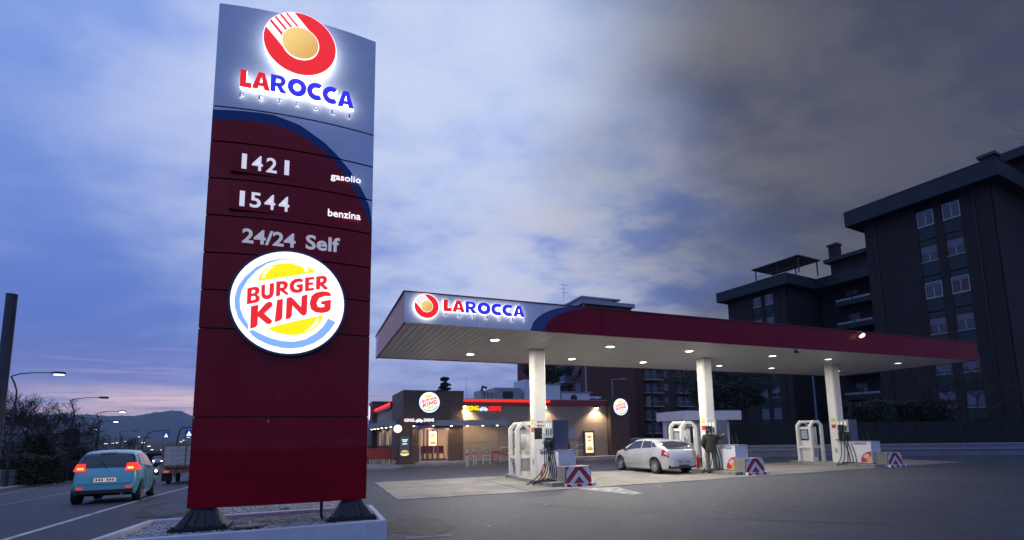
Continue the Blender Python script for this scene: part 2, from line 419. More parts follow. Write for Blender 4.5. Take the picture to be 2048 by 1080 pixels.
# ================================================================ GROUND
RD = (-.463, .886)
def st(x, y): return (RD[0]*x+RD[1]*y, RD[1]*x-RD[0]*y)
def xy(s, t): return (RD[0]*s+RD[1]*t, RD[1]*s-RD[0]*t)
def hz(x, y):
    s, t = st(x, y)
    return -.045*min(max(0, s-14.5), 65)*min(1, max(0, (1.5-t)/3.5))
sv = [-60,-20,0,8,14.5]+[14.5+3.25*i for i in range(1,21)]+[110,160,260,500,1000,2500,9000]
tv = [-9000,-2500,-800,-300,-120,-60,-40,-30,-20,-12,-8,-5,-3,-2,-1.3,-.6,.1,.8,1.5,4,10,20,35,60,120,300,900,3000,9000]
mb = MB(); vs = []
for s_ in sv:
    for t_ in tv:
        x_, y_ = xy(s_, t_); vs.append((x_, y_, hz(x_, y_)))
n = len(tv); fa = []; fb = []
for i in range(len(sv)-1):
    for j in range(n-1):
        q = (i*n+j, i*n+j+1, (i+1)*n+j+1, (i+1)*n+j)
        (fa if (sv[i] < 110 and -30 <= tv[j] < 60) else fb).append(q)
mb.add(vs, fa, 0); mb.add(vs, fb, 1)
struct(mb.build('ground', [M_ASPH, M_GRASS]))

def strip(name, pts, w, h, m, thick=0.):
    """painted strip / raised band following the ground; pts (x,y)"""
    P = []
    for i in range(len(pts)-1):
        a, b = Vector(pts[i]), Vector(pts[i+1]); k = max(1, int((b-a).length/2.5))
        for j in range(k): P.append(a.lerp(b, j/k))
    P.append(Vector(pts[-1])); L_ = []; R_ = []
    for i, p in enumerate(P):
        d = (P[min(i+1,len(P)-1)]-P[max(i-1,0)]).normalized(); nn = Vector((-d.y, d.x))
        for q, arr in ((p+nn*w/2, L_), (p-nn*w/2, R_)): arr.append((q.x, q.y, hz(q.x, q.y)+h))
    mb = MB(); k = len(P); vs = L_+R_
    mb.add(vs, [(i, k+i, k+i+1, i+1) for i in range(k-1)])
    if thick:
        lo = [(v[0], v[1], v[2]-thick) for v in vs]
        mb.add(vs+lo, [(i, i+1, 2*k+i+1, 2*k+i) for i in range(k-1)]+[(k+i+1, k+i, 3*k+i, 3*k+i+1) for i in range(k-1)]+[(0,2*k,3*k,k),(k-1,2*k-1,4*k-1,3*k-1)])
    return mb.build(name, m)
# painted lines of the road
struct(strip('road_marking', [(-7.2,5.2),(-8.38,8.55),(-9.41,11.7),(-11.5,16.0),(-14.76,23.05),(-22,37),(-34,56)], .13, .009, M_LINE))
struct(strip('road_marking', [(-9.6,5.5),(-12.97,12.0),(-15.15,15.15),(-19.14,21.85),(-30,38),(-44,57)], .12, .009, M_LINEOLD))
struct(strip('road_marking', [(-14,11),(-22.81,22.75),(-30,32.5),(-41.77,48.1)], .12, .009, M_LINEOLD))
# left pavement, kerb and verge
kp = [(-10,4.5),(-18.6,15.6),(-27.19,27.1),(-38.5,42.0),(-53.77,62.1),(-75,84)]
struct(strip('kerb', kp, .16, .13, M_KERB, .3))
def offs(pts, d):
    out = []
    for i, p in enumerate(pts):
        a = Vector(pts[max(i-1,0)]); b = Vector(pts[min(i+1,len(pts)-1)]); t = (b-a).normalized()
        out.append((p[0]-t.y*d, p[1]+t.x*d))
    return out
struct(strip('sidewalk', offs(kp, 1.35), 2.5, .135, M_PAVE, .3))
struct(strip('verge', offs(kp, 7.7), 10.1, .17, M_GRASS, .3))

# ---------------- station frame: local x = u along the canopy front, y = v away from the road
SO = (-2.8146, 12.881, 0.); SYAW = .3764
def sw(u, v, z=0): return (SO[0]+u*math.cos(SYAW)-v*math.sin(SYAW), SO[1]+u*math.sin(SYAW)+v*math.cos(SYAW), z)
apron = struct(bpy.data.objects.new('apron', None)); COL.objects.link(apron); apron.location = SO; apron.rotation_euler = (0,0,SYAW)
# concrete bays cast one by one with open joints
us = [-.1, 3.55, 7.35, 11.1, 14.9, 18.7, 22.5, 26.2]; vv = [(.12, 3.0), (3.0, 5.4)]
def fr(u): return .04 + .055*max(0, u-3)
for i in range(len(us)-1):
    for k, (v0, v1) in enumerate(vv):
        a0, a1 = (fr(us[i]), fr(us[i+1])) if k == 0 else (v0+.02, v0+.02)
        z1 = .012+.002*((i+k) % 2)
        MB().prism([(us[i]+.012, a0), (us[i+1]-.012, a1), (us[i+1]-.012, v1-.008), (us[i]+.012, v1-.008)], -.1, z1).build('concrete_bay', M_CONC, apron)
# tarmac patches and small marks
def blob(name, c, rx, ry, rz, m, z, n=22, j=.18, parent=None):
    pts = []
    for i in range(n):
        t = 2*math.pi*i/n; k = 1+random.uniform(-j, j); x, y = rx*k*math.cos(t), ry*k*math.sin(t)
        pts.append((c[0]+x*math.cos(rz)-y*math.sin(rz), c[1]+x*math.sin(rz)+y*math.cos(rz)))
    mb = MB(); mb.add([(p[0], p[1], hz(*p)+z) for p in pts], [tuple(range(n))]); return mb.build(name, m)
struct(blob('asphalt_patch', (-1.75, 9.3), .62, .95, .35, M_PATCH, .006))
struct(blob('asphalt_patch', (-8.2, 12.3), .7, 1.9, .5, mat('patch_b', (.055,.055,.06), .9, var=.3), .007))
struct(MB().add([(-1.75,8.25,.006),(-1.0,8.42,.006),(-1.0,8.3,.006),(-1.7,8.12,.006)], [(0,3,2,1)]).build('asphalt_seam', M_PAVE))
w0, w1, w2, w3 = sw(5.05,.28,.006), sw(6.3,-.05,.006), sw(6.0,-1.75,.006), sw(5.6,-1.75,.006)
struct(MB().add([w0, w3, w2, w1], [(0,1,2,3)]).build('road_marking', M_LINEOLD))
struct(strip('road_marking', [sw(-.9,12.4)[:2], sw(.4,12.6)[:2]], .12, .006, M_LINEOLD))
for k in range(6): struct(strip('road_marking', [sw(.3+1.05*k,14.0+.1*k)[:2], sw(.9+1.05*k,14.06+.1*k)[:2]], .1, .006, M_LINEOLD))
struct(strip('road_marking', [sw(12.9,14.0)[:2], sw(16.2,15.8)[:2]], .13, .006, M_LINEOLD))
struct(strip('road_marking', [sw(16.6,13.4)[:2], sw(18.6,15.7)[:2]], .13, .006, M_LINEOLD))
struct(strip('asphalt_seam', [sw(-3,10.6)[:2], sw(3,10.9)[:2], sw(12,11.1)[:2], sw(26,11.0)[:2]], .05, .004, M_PATCH))
struct(strip('asphalt_seam', [(.4,11.9),(3.6,9.6),(6.5,8.6)], .03, .004, M_PATCH))
mb = MB()
for k in range(40):
    u, v = random.uniform(-3, 22), random.uniform(-6, 9); x, y, _ = sw(u, v, 0); r = random.uniform(.015, .035)
    mb.add([(x-r, y-r*.6, .02), (x+r, y-r*.4, .02), (x+r*.7, y+r, .022), (x-r*.8, y+r*.7, .02)], [(0,1,2,3)])
stuff(mb.build('litter', mat('litter_pale', (.5,.5,.48), .8)), 'small pale scraps of litter scattered over the forecourt', 'litter')

# ================================================================ TOTEM SIGN
TW = 2.501; TYAW = .3573
tot = thing('totem_sign', 'tall curved red and silver petrol station totem with lit round logos', 'totem sign', (-4.7034, 7.3704, 0), TYAW)
SAG = .12
def bul(u): return -SAG*(1-(2*u/TW-1)**2)
def arc_o(u): return 6.79+.06*math.sin(min(u,1.2)*2.0)*.6 if u < .9 else _ip(u, [(.9,6.825),(1.3,6.725),(1.69,6.5),(1.9,6.32),(2.1,6.105),(2.27,5.87),(2.4,5.64),(2.47,5.42),(2.501,5.16)])
def arc_i(u): return _ip(u, [(0,6.61),(.5,6.66),(1.0,6.645),(1.3,6.56),(1.62,6.39),(1.84,6.21),(2.03,5.995),(2.2,5.75),(2.32,5.53),(2.42,5.31),(2.475,5.12),(2.501,4.9)])
def _ip(x, T):
    if x <= T[0][0]: return T[0][1]
    for (a, b), (c, d) in zip(T, T[1:]):
        if x <= c: return b+(d-b)*(x-a)/(c-a)
    return T[-1][1]
joints = [.60, 1.915, 3.253, 3.85, 4.437, 5.04, 5.647, 6.262, 6.855, 8.67]
NU = 72
for k in range(len(joints)-1):
    z0, z1 = joints[k]+.012, joints[k+1]-.012
    if k == len(joints)-2: z1 = joints[-1]
    mb = MB()
    uu = [.012+(TW-.024)*i/NU for i in range(NU+1)]
    for i in range(NU):
        a, b = uu[i], uu[i+1]
        oa, ob = (arc_o(a), arc_o(b)); ia, ib = (arc_i(a), arc_i(b))
        cl_ = lambda z: min(max(z, z0), z1)
        for lo, hi, m_ in (((z0, z0), (ia, ib), 0), ((ia, ib), (oa, ob), 2), ((oa, ob), (z1, z1), 1)):
            l0, l1, h0, h1 = cl_(lo[0]), cl_(lo[1]), cl_(hi[0]), cl_(hi[1])
            if h0-l0 > 1e-5 or h1-l1 > 1e-5:
                mb.add([(a, bul(a), l0), (b, bul(b), l1), (b, bul(b), h1), (a, bul(a), h0)], [(0,1,2,3)], m_, True)
    # returned edges of the tray panel
    for z, s_ in ((z0, 1), (z1, -1)):
        for i in range(NU):
            a, b = uu[i], uu[i+1]; q = [(a,bul(a),z),(b,bul(b),z),(b,bul(b)+.04,z),(a,bul(a)+.04,z)]
            if s_ > 0: q = q[::-1]
            mb.add(q, [(0,1,2,3)], 1 if z > 6.86 else 0)
    c_ = 1 if k == len(joints)-2 else 0
    for x_ in (uu[0], uu[-1]):
        q = [(x_, bul(x_), z0), (x_, bul(x_), z1), (x_, .30, z1), (x_, .30, z0)]
        mb.add(q if x_ < 1 else q[::-1], [(0,1,2,3)], c_)
    mb.build('panel', [M_RED, M_SILV, M_BLUE], tot)
# backing body, seen in the joints
mb = MB()
pts = [(.03+(TW-.06)*i/24, bul(.03+(TW-.06)*i/24)+.045) for i in range(25)]
mb.prism(pts+[(TW-.03,.29),(.03,.29)], .62, 8.655); mb.build('frame_core', M_DARK, tot)
MB().box(.0, TW, .30, .34, .60, 8.67).build('back_panel', M_RED, tot)
# ring logo
RC = (1.266, 8.055); RR = .56
yR = bul(1.25)-.17
MB().disc_y(RC[0], RC[1], RR, yR, yR+.11, 56, 0).build('logo_body', E_SIDE, tot)
ring = MB(); N = 72
for i in range(N):
    a0, a1 = 2*math.pi*i/N, 2*math.pi*(i+1)/N
    q = [(RC[0]+r*math.cos(a), RC[1]+r*math.sin(a)) for r, a in ((.285, a0), (.285, a1), (RR-.008, a1), (RR-.008, a0))]
    ring.poly_y(q[::-1] if False else q, yR-.006)
ro = ring.build('logo_ring', E_LOGOR, tot)
for p in ro.data.polygons: pass
ro.data.flip_normals()
def stripes(parent, cx, cz, R, rs, y, mats, sc=1.):
    dx, dz = .672, -.741     # stripe direction, down to the right
    px, pz = .741, .672      # across
    def band(p0, p1):
        pts = [(cx+px*p0-dx*R*1.2, cz+pz*p0-dz*R*1.2), (cx+px*p1-dx*R*1.2, cz+pz*p1-dz*R*1.2), (cx+px*p1, cz+pz*p1), (cx+px*p0, cz+pz*p0)]
        for i in range(28):
            t = 2*math.pi*i/28; pts = clip(pts, math.cos(t), math.sin(t), cx*math.cos(t)+cz*math.sin(t)+R*.985)
            if not pts: return None
        return pts
    mb = MB()
    w = rs*1.02
    e = [-w, -w*.60, -w*.44, -w*.20, -w*.06, w*.16, w*.30, w*.52, w*.64, w]
    for i in range(0, 10, 2):
        b = band(e[i], e[i+1])
        if b: mb.prism_y(b, y-.004, y-.0005)
    mb.build('logo_stripes', mats, parent)
stripes(tot, RC[0], RC[1], RR, .27, yR-.008, E_WHITE)
M_SUNG = mat('sun_gold', (.7,.45,.12), .5, emit=(.86,.58,.17), es=.9)
def gold(name='sun_gradient', a=(1.,.70,.20), b=(.80,.42,.10), s=.85, r=.3):
    m = bpy.data.materials.new(name); m.use_nodes = True; q = NT(m.node_tree); bs = q.n['Principled BSDF']
    V = q.new('ShaderNodeTexCoord').outputs['Generated']; sp = q.new('ShaderNodeSeparateXYZ'); q.l.new(V, sp.inputs[0])
    f = q.m('ADD', q.m('MULTIPLY', sp.outputs[0], .6), q.m('MULTIPLY', sp.outputs[2], -.5))
    c = q.mix(q.rng(f, -.4, .5), a, b); q.l.new(c, bs.inputs['Base Color']); q.l.new(c, bs.inputs['Emission Color']); bs.inputs['Emission Strength'].default_value = s
    return m
E_SUN = gold()
MB().disc_y(RC[0]+.0, RC[1]+.008, .288, yR-.014, yR-.004, 40).build('logo_rim', E_WHITE, tot)
MB().disc_y(RC[0]+.0, RC[1]+.008, .277, yR-.018, yR-.005, 40).build('logo_sun', E_SUN, tot)
word(tot, .40, 7.155, .30, -.075, .085, E_RED, E_BLUE, E_SIDE, 1.735, bend=bul)
for i, ch in enumerate('PETROLI'):
    u = .395+i*(1.66/6)
    text('small_letter', ch, tot, u, 7.01, bul(u)-.05, E_NAVY, height=.075, width=.024 if ch == 'I' else .062, bold=.03, depth=.03, side=E_SIDE2)
text('lettering', 'gasolio', tot, 1.80, 5.845, bul(2.05)-.03, E_TXT, width=.485, height=.145, bold=.012, depth=.008)
text('lettering', 'benzina', tot, 1.775, 5.225, bul(2.05)-.03, E_TXT, width=.52, height=.125, bold=.012, depth=.008)
text('lettering', '24/24', tot, .545, 4.600, bul(.9)-.035, E_TXT2, width=.76, height=.235, bold=.024, depth=.008)
text('lettering', 'Self', tot, 1.455, 4.605, bul(1.7)-.035, E_TXT2, width=.52, height=.245, bold=.024, depth=.008)
E_DIG = em('price_digit', (.85, .85, .95), .62, (.6,.6,.65))
M_DISP = M_RED
for zz, s_ in ((5.79, '1421'), (5.17, '1544')):
    MB().box(.33, 1.30, bul(.8)-.022, bul(.8)+.05, zz-.03, zz+.34).build('price_display', M_DISP, tot)
    for i, ch in enumerate(s_):
        text('digit', ch, tot, .42+i*.205+(.06 if ch == '1' else 0), zz+.025, bul(.8)-.026, E_DIG, height=.25, width=.07 if ch == '1' else .155, bold=.015, depth=.004)
# round restaurant disc
BKD={'B':[(-0.712,0.202),(-0.591,0.246),(-0.535,0.24),(-0.51,0.202),(-0.512,0.142),(-0.546,0.097),(-0.505,0.064),(-0.496,0.006),(-0.526,-0.044),(-0.577,-0.063),(-0.709,-0.102)],'B_h':[(-0.639,0.169),(-0.602,0.184),(-0.582,0.173),(-0.581,0.142),(-0.603,0.12),(-0.639,0.108)],'B_g':[(-0.64,0.052),(-0.592,0.067),(-0.57,0.051),(-0.571,0.011),(-0.597,-0.006),(-0.64,-0.022)],'U':[(-0.484,0.286),(-0.42,0.303),(-0.416,0.13),(-0.402,0.101),(-0.368,0.103),(-0.343,0.131),(-0.343,0.328),(-0.27,0.347),(-0.267,0.161),(-0.285,0.084),(-0.33,0.038),(-0.39,0.019),(-0.446,0.033),(-0.476,0.083)],'R':[(-0.236,0.377),(-0.108,0.4),(-0.049,0.382),(-0.03,0.336),(-0.046,0.268),(-0.086,0.225),(-0.013,0.164),(-0.023,0.14),(-0.062,0.136),(-0.16,0.208),(-0.156,0.113),(-0.229,0.084)],'R_h':[(-0.161,0.328),(-0.119,0.336),(-0.101,0.309),(-0.111,0.276),(-0.159,0.263)],'G':[(0.224,0.465),(0.227,0.409),(0.146,0.409),(0.09,0.375),(0.067,0.313),(0.094,0.26),(0.139,0.254),(0.161,0.264),(0.161,0.297),(0.118,0.3),(0.12,0.349),(0.231,0.372),(0.229,0.232),(0.178,0.197),(0.115,0.184),(0.043,0.197),(0.002,0.251),(-0.006,0.332),(0.021,0.404),(0.087,0.459),(0.167,0.479)],'E':[(0.263,0.501),(0.424,0.535),(0.428,0.483),(0.337,0.461),(0.337,0.411),(0.413,0.423),(0.414,0.375),(0.337,0.359),(0.337,0.298),(0.431,0.315),(0.432,0.275),(0.403,0.259),(0.269,0.23)],'R2':[(0.461,0.544),(0.588,0.572),(0.645,0.553),(0.661,0.493),(0.639,0.428),(0.602,0.4),(0.675,0.339),(0.675,0.314),(0.643,0.297),(0.615,0.303),(0.538,0.372),(0.537,0.298),(0.463,0.28)],'R2_h':[(0.538,0.499),(0.576,0.512),(0.591,0.485),(0.578,0.452),(0.539,0.438)],'K':[(-0.639,-0.131),(-0.515,-0.092),(-0.518,-0.232),(-0.396,-0.056),(-0.345,-0.019),(-0.298,-0.023),(-0.279,-0.068),(-0.289,-0.107),(-0.413,-0.252),(-0.278,-0.371),(-0.277,-0.413),(-0.31,-0.447),(-0.362,-0.444),(-0.514,-0.316),(-0.515,-0.471),(-0.54,-0.517),(-0.632,-0.553)],'I':[(-0.208,0.022),(-0.108,0.057),(-0.105,-0.321),(-0.139,-0.367),(-0.231,-0.404)],'N':[(-0.045,0.071),(0.011,0.099),(0.047,0.09),(0.211,-0.08),(0.216,0.12),(0.234,0.146),(0.318,0.174),(0.319,-0.171),(0.301,-0.224),(0.256,-0.247),(0.216,-0.23),(0.061,-0.062),(0.056,-0.261),(0.026,-0.317),(-0.047,-0.337)],'G2':[(0.736,0.172),(0.628,0.169),(0.527,0.119),(0.484,0.024),(0.509,-0.055),(0.57,-0.06),(0.626,-0.044),(0.626,0.001),(0.562,0.001),(0.566,0.056),(0.742,0.107),(0.74,-0.09),(0.694,-0.14),(0.583,-0.174),(0.463,-0.164),(0.387,-0.106),(0.36,0.002),(0.388,0.147),(0.459,0.22),(0.57,0.257),(0.681,0.26),(0.735,0.223)],'bunt':[(-0.544,0.356),(-0.507,0.499),(-0.417,0.625),(-0.296,0.701),(-0.156,0.739),(0.004,0.763),(0.166,0.764),(0.295,0.733),(0.398,0.679),(0.442,0.626)],'h1':[(-0.478,0.432),(-0.456,0.522),(-0.38,0.618),(-0.27,0.685),(-0.362,0.6),(-0.42,0.505),(-0.439,0.421)],'h2':[(0.022,0.752),(0.167,0.754),(0.278,0.72),(0.319,0.669),(0.308,0.626),(0.235,0.604),(0.252,0.647),(0.233,0.69),(0.149,0.731)],'bunb':[(-0.345,-0.527),(-0.161,-0.452),(0.134,-0.355),(0.611,-0.208),(0.587,-0.311),(0.508,-0.438),(0.41,-0.524),(0.286,-0.589),(0.144,-0.625),(0.003,-0.632),(-0.138,-0.613),(-0.261,-0.574)],'h3':[(0.503,-0.277),(0.534,-0.291),(0.506,-0.388),(0.418,-0.484),(0.276,-0.557),(0.373,-0.478),(0.452,-0.392)],'c1':[(0.21,0.834),(0.0,0.851),(-0.195,0.827),(-0.386,0.758),(-0.591,0.62),(-0.771,0.41),(-0.873,0.218),(-0.913,0.002),(-0.9,-0.171),(-0.836,-0.361),(-0.754,-0.482),(-0.664,-0.584),(-0.67,-0.468),(-0.752,-0.338),(-0.811,-0.186),(-0.828,-0.013),(-0.801,0.163),(-0.716,0.355),(-0.587,0.541),(-0.402,0.707),(-0.194,0.806),(0.0,0.837)],'c2':[(-0.655,-0.592),(-0.592,-0.676),(-0.495,-0.749),(-0.302,-0.838),(-0.092,-0.883),(0.066,-0.889),(0.259,-0.854),(0.455,-0.77),(0.616,-0.651),(0.741,-0.501),(0.84,-0.334),(0.706,-0.27),(0.61,-0.44),(0.484,-0.579),(0.308,-0.699),(0.114,-0.756),(-0.098,-0.752),(-0.308,-0.703),(-0.465,-0.632),(-0.585,-0.57)]}
def bk_disc(parent, cx, cz, R, y, deep=.1, lod=0, rim=True, name='logo_disc'):
    o = MB().disc_y(cx, cz, R*1.03, y, y+deep, 56 if not lod else 32).build(name, mat('disc_rim_navy', (.02,.03,.09), .35), parent)
    MB().disc_y(cx, cz, R*.985, y-.012, y+.001, 56 if not lod else 32).build('disc_face', E_WHITE, parent)
    def P(k): return [(cx+p[0]*R, cz+p[1]*R) for p in BKD[k]]
    yy = y-.016
    def shp(nm, keys, m, dy=0):
        me = upright(curve_mesh([P(k) for k in keys], 0, nm), 0, yy-dy, 0, [m]); return link(nm, me, parent)
    shp('logo_crescent', ['c1'], E_LBLUE); shp('logo_crescent', ['c2'], E_LBLUE)
    shp('logo_bun', ['bunt'], E_YEL); shp('logo_bun', ['bunb'], E_YEL)
    if not lod:
        for k in ('h1','h2','h3'): shp('bun_highlight', [k], E_WHITE, .004)
        # registered mark
        mb = MB(); c = P('c2')[10]; c = (c[0]-.018*R, c[1]+.10*R)
        mb.tube([(c[0]+.04*R*math.cos(t*.5236), yy-.002, c[1]+.04*R*math.sin(t*.5236)) for t in range(13)], .003, 4)
        mb.build('registered_mark', E_LOGOR, parent)
        text('registered_mark', 'R', parent, c[0]-.014*R, c[1]-.018*R, yy-.003, E_LOGOR, height=.036*R, bold=.0)
    for ks in (['B','B_h','B_g'], ['U'], ['R','R_h'], ['G'], ['E'], ['R2','R2_h'], ['K'], ['I'], ['N'], ['G2']): shp('logo_letter', ks, E_LOGOR, .003)
    return o
bk_disc(tot, 1.2547, 3.689, .822, bul(1.25)-.10, .11)
# legs: flared black steel shoes
def shoe(x0, x1):
    mb = MB(); yc = .1; cx = (x0+x1)/2; w0 = .3
    z0, z1 = .36, .62
    def rect(hw, hd, z): return [(cx-hw, yc-hd, z), (cx+hw, yc-hd, z), (cx+hw, yc+hd, z), (cx-hw, yc+hd, z)]
    mb.add(rect(.31, .22, z0)+rect(.13, .09, z1), [(0,1,5,4),(1,2,6,5),(2,3,7,6),(3,0,4,7)])
    mb.box(cx-.37, cx+.37, yc-.27, yc+.27, .315, .362)
    for k in (-.20, -.07, .07, .20):
        mb.add([(cx+k-.008, yc-.25, z0), (cx+k+.008, yc-.25, z0), (cx+k*.4+.008, yc-.115, z1), (cx+k*.4-.008, yc-.115, z1), (cx+k-.008, yc-.2, z0),(cx+k+.008, yc-.2, z0)], [(0,1,2,3),(0,3,4),(1,5,2)])
    for a in (-.32, -.14, .14, .32):
        mb.cyl((cx+a, yc-.24), .02, .362, .39, 6)
    return mb
sh = shoe(-.15, .55); sh.build('foot', M_BLACK, tot)
shoe(1.97, 2.57).build('foot', M_BLACK, tot)
MB().tube([(1.82,.12,.62),(1.82,.12,.40),(1.84,.1,.33)], .022, 8).build('cable_conduit', M_BLACK, tot)

# ---------------- planter boxes with pebbles
PB = [(-5.31, 6.30), (-1.90, 7.70), (-2.60, 9.43), (-5.70, 8.05)]
def inset(P, d):
    n = len(P); out = []
    for i in range(n):
        a, b, c = Vector(P[i-1]), Vector(P[i]), Vector(P[(i+1)%n])
        e1, e2 = (b-a).normalized(), (c-b).normalized(); n1, n2 = Vector((-e1.y, e1.x)), Vector((-e2.y, e2.x))
        bis = (n1+n2).normalized(); out.append(tuple(b+bis*d/max(.3, bis.dot(n1))))
    return out
def wall_ring(name, P, th, z0, z1, m, label, cat):
    I = inset(P, th); n = len(P); e = .012
    Po, Ii = inset(P, e), inset(P, th-e)
    mb = MB(); vs = [(*p, z0) for p in P]+[(*p, z1-e) for p in P]+[(*p, z1) for p in Po]+[(*p, z1) for p in Ii]+[(*p, z1-e) for p in I]+[(*p, z0) for p in I]
    fs = []
    for k in range(5):
        for i in range(n): j = (i+1) % n; fs.append((k*n+i, k*n+j, (k+1)*n+j, (k+1)*n+i))
    mb.add(vs, fs); o = mb.build(name, m); tag(o, label, cat); return o, I
pl, PI_ = wall_ring('planter', PB, .09, -.05, .36, M_WHITEWALL, 'low white concrete planter box around the foot of the totem', 'planter')
MB().prism(PI_, .0, .285).build('gravel_bed', M_GRAVB, pl)
def inside(p, P):
    return all((P[(i+1)%len(P)][0]-P[i][0])*(p[1]-P[i][1])-(P[(i+1)%len(P)][1]-P[i][1])*(p[0]-P[i][0]) > 0 for i in range(len(P)))
def pebbles(P, z, n, rmin=.009, rmax=.021):
    mb = MB(); xs = [p[0] for p in P]; ys = [p[1] for p in P]; k = 0
    ico = [(0,0,1),(.89,0,.45),(.28,.85,.45),(-.72,.53,.45),(-.72,-.53,.45),(.28,-.85,.45),(0,0,-.6)]
    fc = [(0,1,2),(0,2,3),(0,3,4),(0,4,5),(0,5,1),(6,2,1),(6,3,2),(6,4,3),(6,5,4),(6,1,5)]
    Pi = inset(P, .02)
    while k < n:
        p = (random.uniform(min(xs), max(xs)), random.uniform(min(ys), max(ys)))
        if not inside(p, Pi): continue
        k += 1; r = random.uniform(rmin, rmax); a = random.uniform(0, 6.28); ca, sa = math.cos(a), math.sin(a); sx = random.uniform(.8, 1.7); h = z+random.uniform(-.004, .014)
        mb.add([(p[0]+(v[0]*sx*ca-v[1]*sa)*r, p[1]+(v[0]*sx*sa+v[1]*ca)*r, h+v[2]*r*.8) for v in ico], fc)
    return mb
stuff(pebbles(PI_, .288, 5200).build('pebbles', M_GRAVEL), 'white pebbles filling the planter under the totem', 'gravel')
stuff(blob('dark_strip', (-3.9, 8.05), .8, .16, .37, mat('dark_strip_tone', (.05,.045,.04), .9, var=.3), .302), 'dark strip across the pebbles under the totem', 'soil')  # flat darker strip laid over the pebbles
ml = MB(); ml.cyl((0,0), .235, .0, .022, 28); ml.cyl((0,0), .19, .022, .03, 28)
mo = ml.build('access_cover', M_BLACK, None, (-3.92, 7.62, .30)); tag(mo, 'round black access cover lying on the pebbles by the left foot', 'cover')
P2 = [(-5.55, 8.60), (-2.85, 9.72), (-3.55, 11.75), (-6.25, 10.6)]
pl2, PI2 = wall_ring('planter', P2, .10, -.05, .30, M_WHITEWALL, 'second low planter of pale pebbles behind the totem', 'planter')
MB().prism(PI2, .0, .215).build('gravel_bed', M_GRAVB, pl2)
stuff(pebbles(PI2, .22, 3600, .012, .024).build('pebbles', M_GRAVEL), 'white pebbles filling the planter behind the totem', 'gravel')
mb = MB()
for k in range(26):
    a = random.uniform(0, 6.28); l = random.uniform(.04, .09); c = (-4.42+random.uniform(-.07,.07), 9.9+random.uniform(-.05,.05))
    mb.add([(c[0],c[1],.22),(c[0]+.012,c[1],.22),(c[0]+l*math.cos(a),c[1]+l*math.sin(a),.22+l)], [(0,1,2)])
tag(mb.build('weed', M_LEAF2), 'small green weed sprouting in the rear pebble bed', 'plant')

# ================================================================ CANOPY
can = thing('canopy', 'long flat red and silver petrol station canopy on three white columns', 'canopy', SO, SYAW)
CL, CW, CZ, FZ = 25.5, 6.48, 4.575, 5.41
def fz(u): return .0
# fascia boards (long side, towards the road) cut in sheets
def f_out(u): return 4.56+.86*math.sqrt(max(0, 1-((5.5-u)/1.86)**2)) if u < 5.5 else 9
def f_in(u): return 4.56+.86*math.sqrt(max(0, 1-((6.2-u)/2.13)**2)) if u < 6.2 else 9
cuts = [0, 2.0, 4.0, 6.0, 8.5, 11, 13.5, 16, 18.2, 20.4, 22.9, CL]
for k in range(len(cuts)-1):
    a0, a1 = cuts[k]+.004, cuts[k+1]-.004; mb = MB(); N = 40 if a1 < 8 and a0 >= 1.9 else 1
    z0, z1 = CZ-.02, FZ-.03
    for i in range(N):
        a, b = a0+(a1-a0)*i/N, a0+(a1-a0)*(i+1)/N
        c_ = lambda z: min(max(z, z0), z1)
        if a1 < 3.5: bands = [((z0,z0),(z1,z1),1)]
        elif a0 > 6.4: bands = [((z0,z0),(z1,z1),0)]
        else:
            fi = lambda u: f_in(u) if u > 4.07 else z0
            fo = lambda u: f_out(u) if u > 3.64 else z0
            bands = [((z0,z0),(fi(a),fi(b)),0), ((fi(a),fi(b)),(fo(a),fo(b)),2), ((fo(a),fo(b)),(z1,z1),1)]
        for lo, hi, m_ in bands:
            l0, l1, h0, h1 = c_(lo[0]), c_(lo[1]), c_(hi[0]), c_(hi[1])
            if h0-l0 > 1e-5 or h1-l1 > 1e-5: mb.add([(a,0,l0),(b,0,l1),(b,0,h1),(a,0,h0)], [(0,1,2,3)], m_)
    cm = 1 if a1 < 4.1 else 0
    mb.add([(a0,0,z0),(a0,.05,z0),(a1,.05,z0),(a1,0,z0)], [(0,1,2,3)], cm)
    mb.add([(a0,0,z0),(a0,0,z1),(a0,.05,z1),(a0,.05,z0)], [(0,1,2,3)], cm); mb.add([(a1,0,z0),(a1,.05,z0),(a1,.05,z1),(a1,0,z1)], [(0,1,2,3)], cm)
    mb.build('fascia_panel', [M_FRED, M_FSILV, M_FBLUE], can)
# left short side, far corner silver
vc = [0.004, 1.7, 3.4, 5.1, CW]
for k in range(4):
    v0, v1 = vc[k]+.004, vc[k+1]-.004; mb = MB(); z0, z1 = CZ-.02, FZ-.03; N = 16 if k == 3 else 1
    for i in range(N):
        a, b = v0+(v1-v0)*i/N, v0+(v1-v0)*(i+1)/N
        def zz(v): return z0 if v < 5.75 else min(z1, z0+.85*math.sqrt(max(0, 1-((6.75-v)/1.0)**2)))
        h0, h1 = (z1, z1) if k < 3 else (max(z0, z1-(zz(a)-z0)) if a > 5.75 else z1, max(z0, z1-(zz(b)-z0)) if b > 5.75 else z1)
        if k == 3:
            h0 = z1 if a < 5.5 else max(z0, z0+(z1-z0)*(1-((a-5.5)/.55)**2)); h1 = z1 if b < 5.5 else max(z0, z0+(z1-z0)*(1-((b-5.5)/.55)**2))
        mb.add([(0,a,z0),(0,a,h0),(0,b,h1),(0,b,z0)], [(0,1,2,3)], 0)
        if h0 < z1 or h1 < z1: mb.add([(0,a,h0),(0,a,z1),(0,b,z1),(0,b,h1)], [(0,1,2,3)], 1)
    mb.add([(0,v0,z0),(0,v1,z0),(.05,v1,z0),(.05,v0,z0)], [(0,1,2,3)], 0)
    mb.build('fascia_panel', [M_FRED, M_FSILV], can)
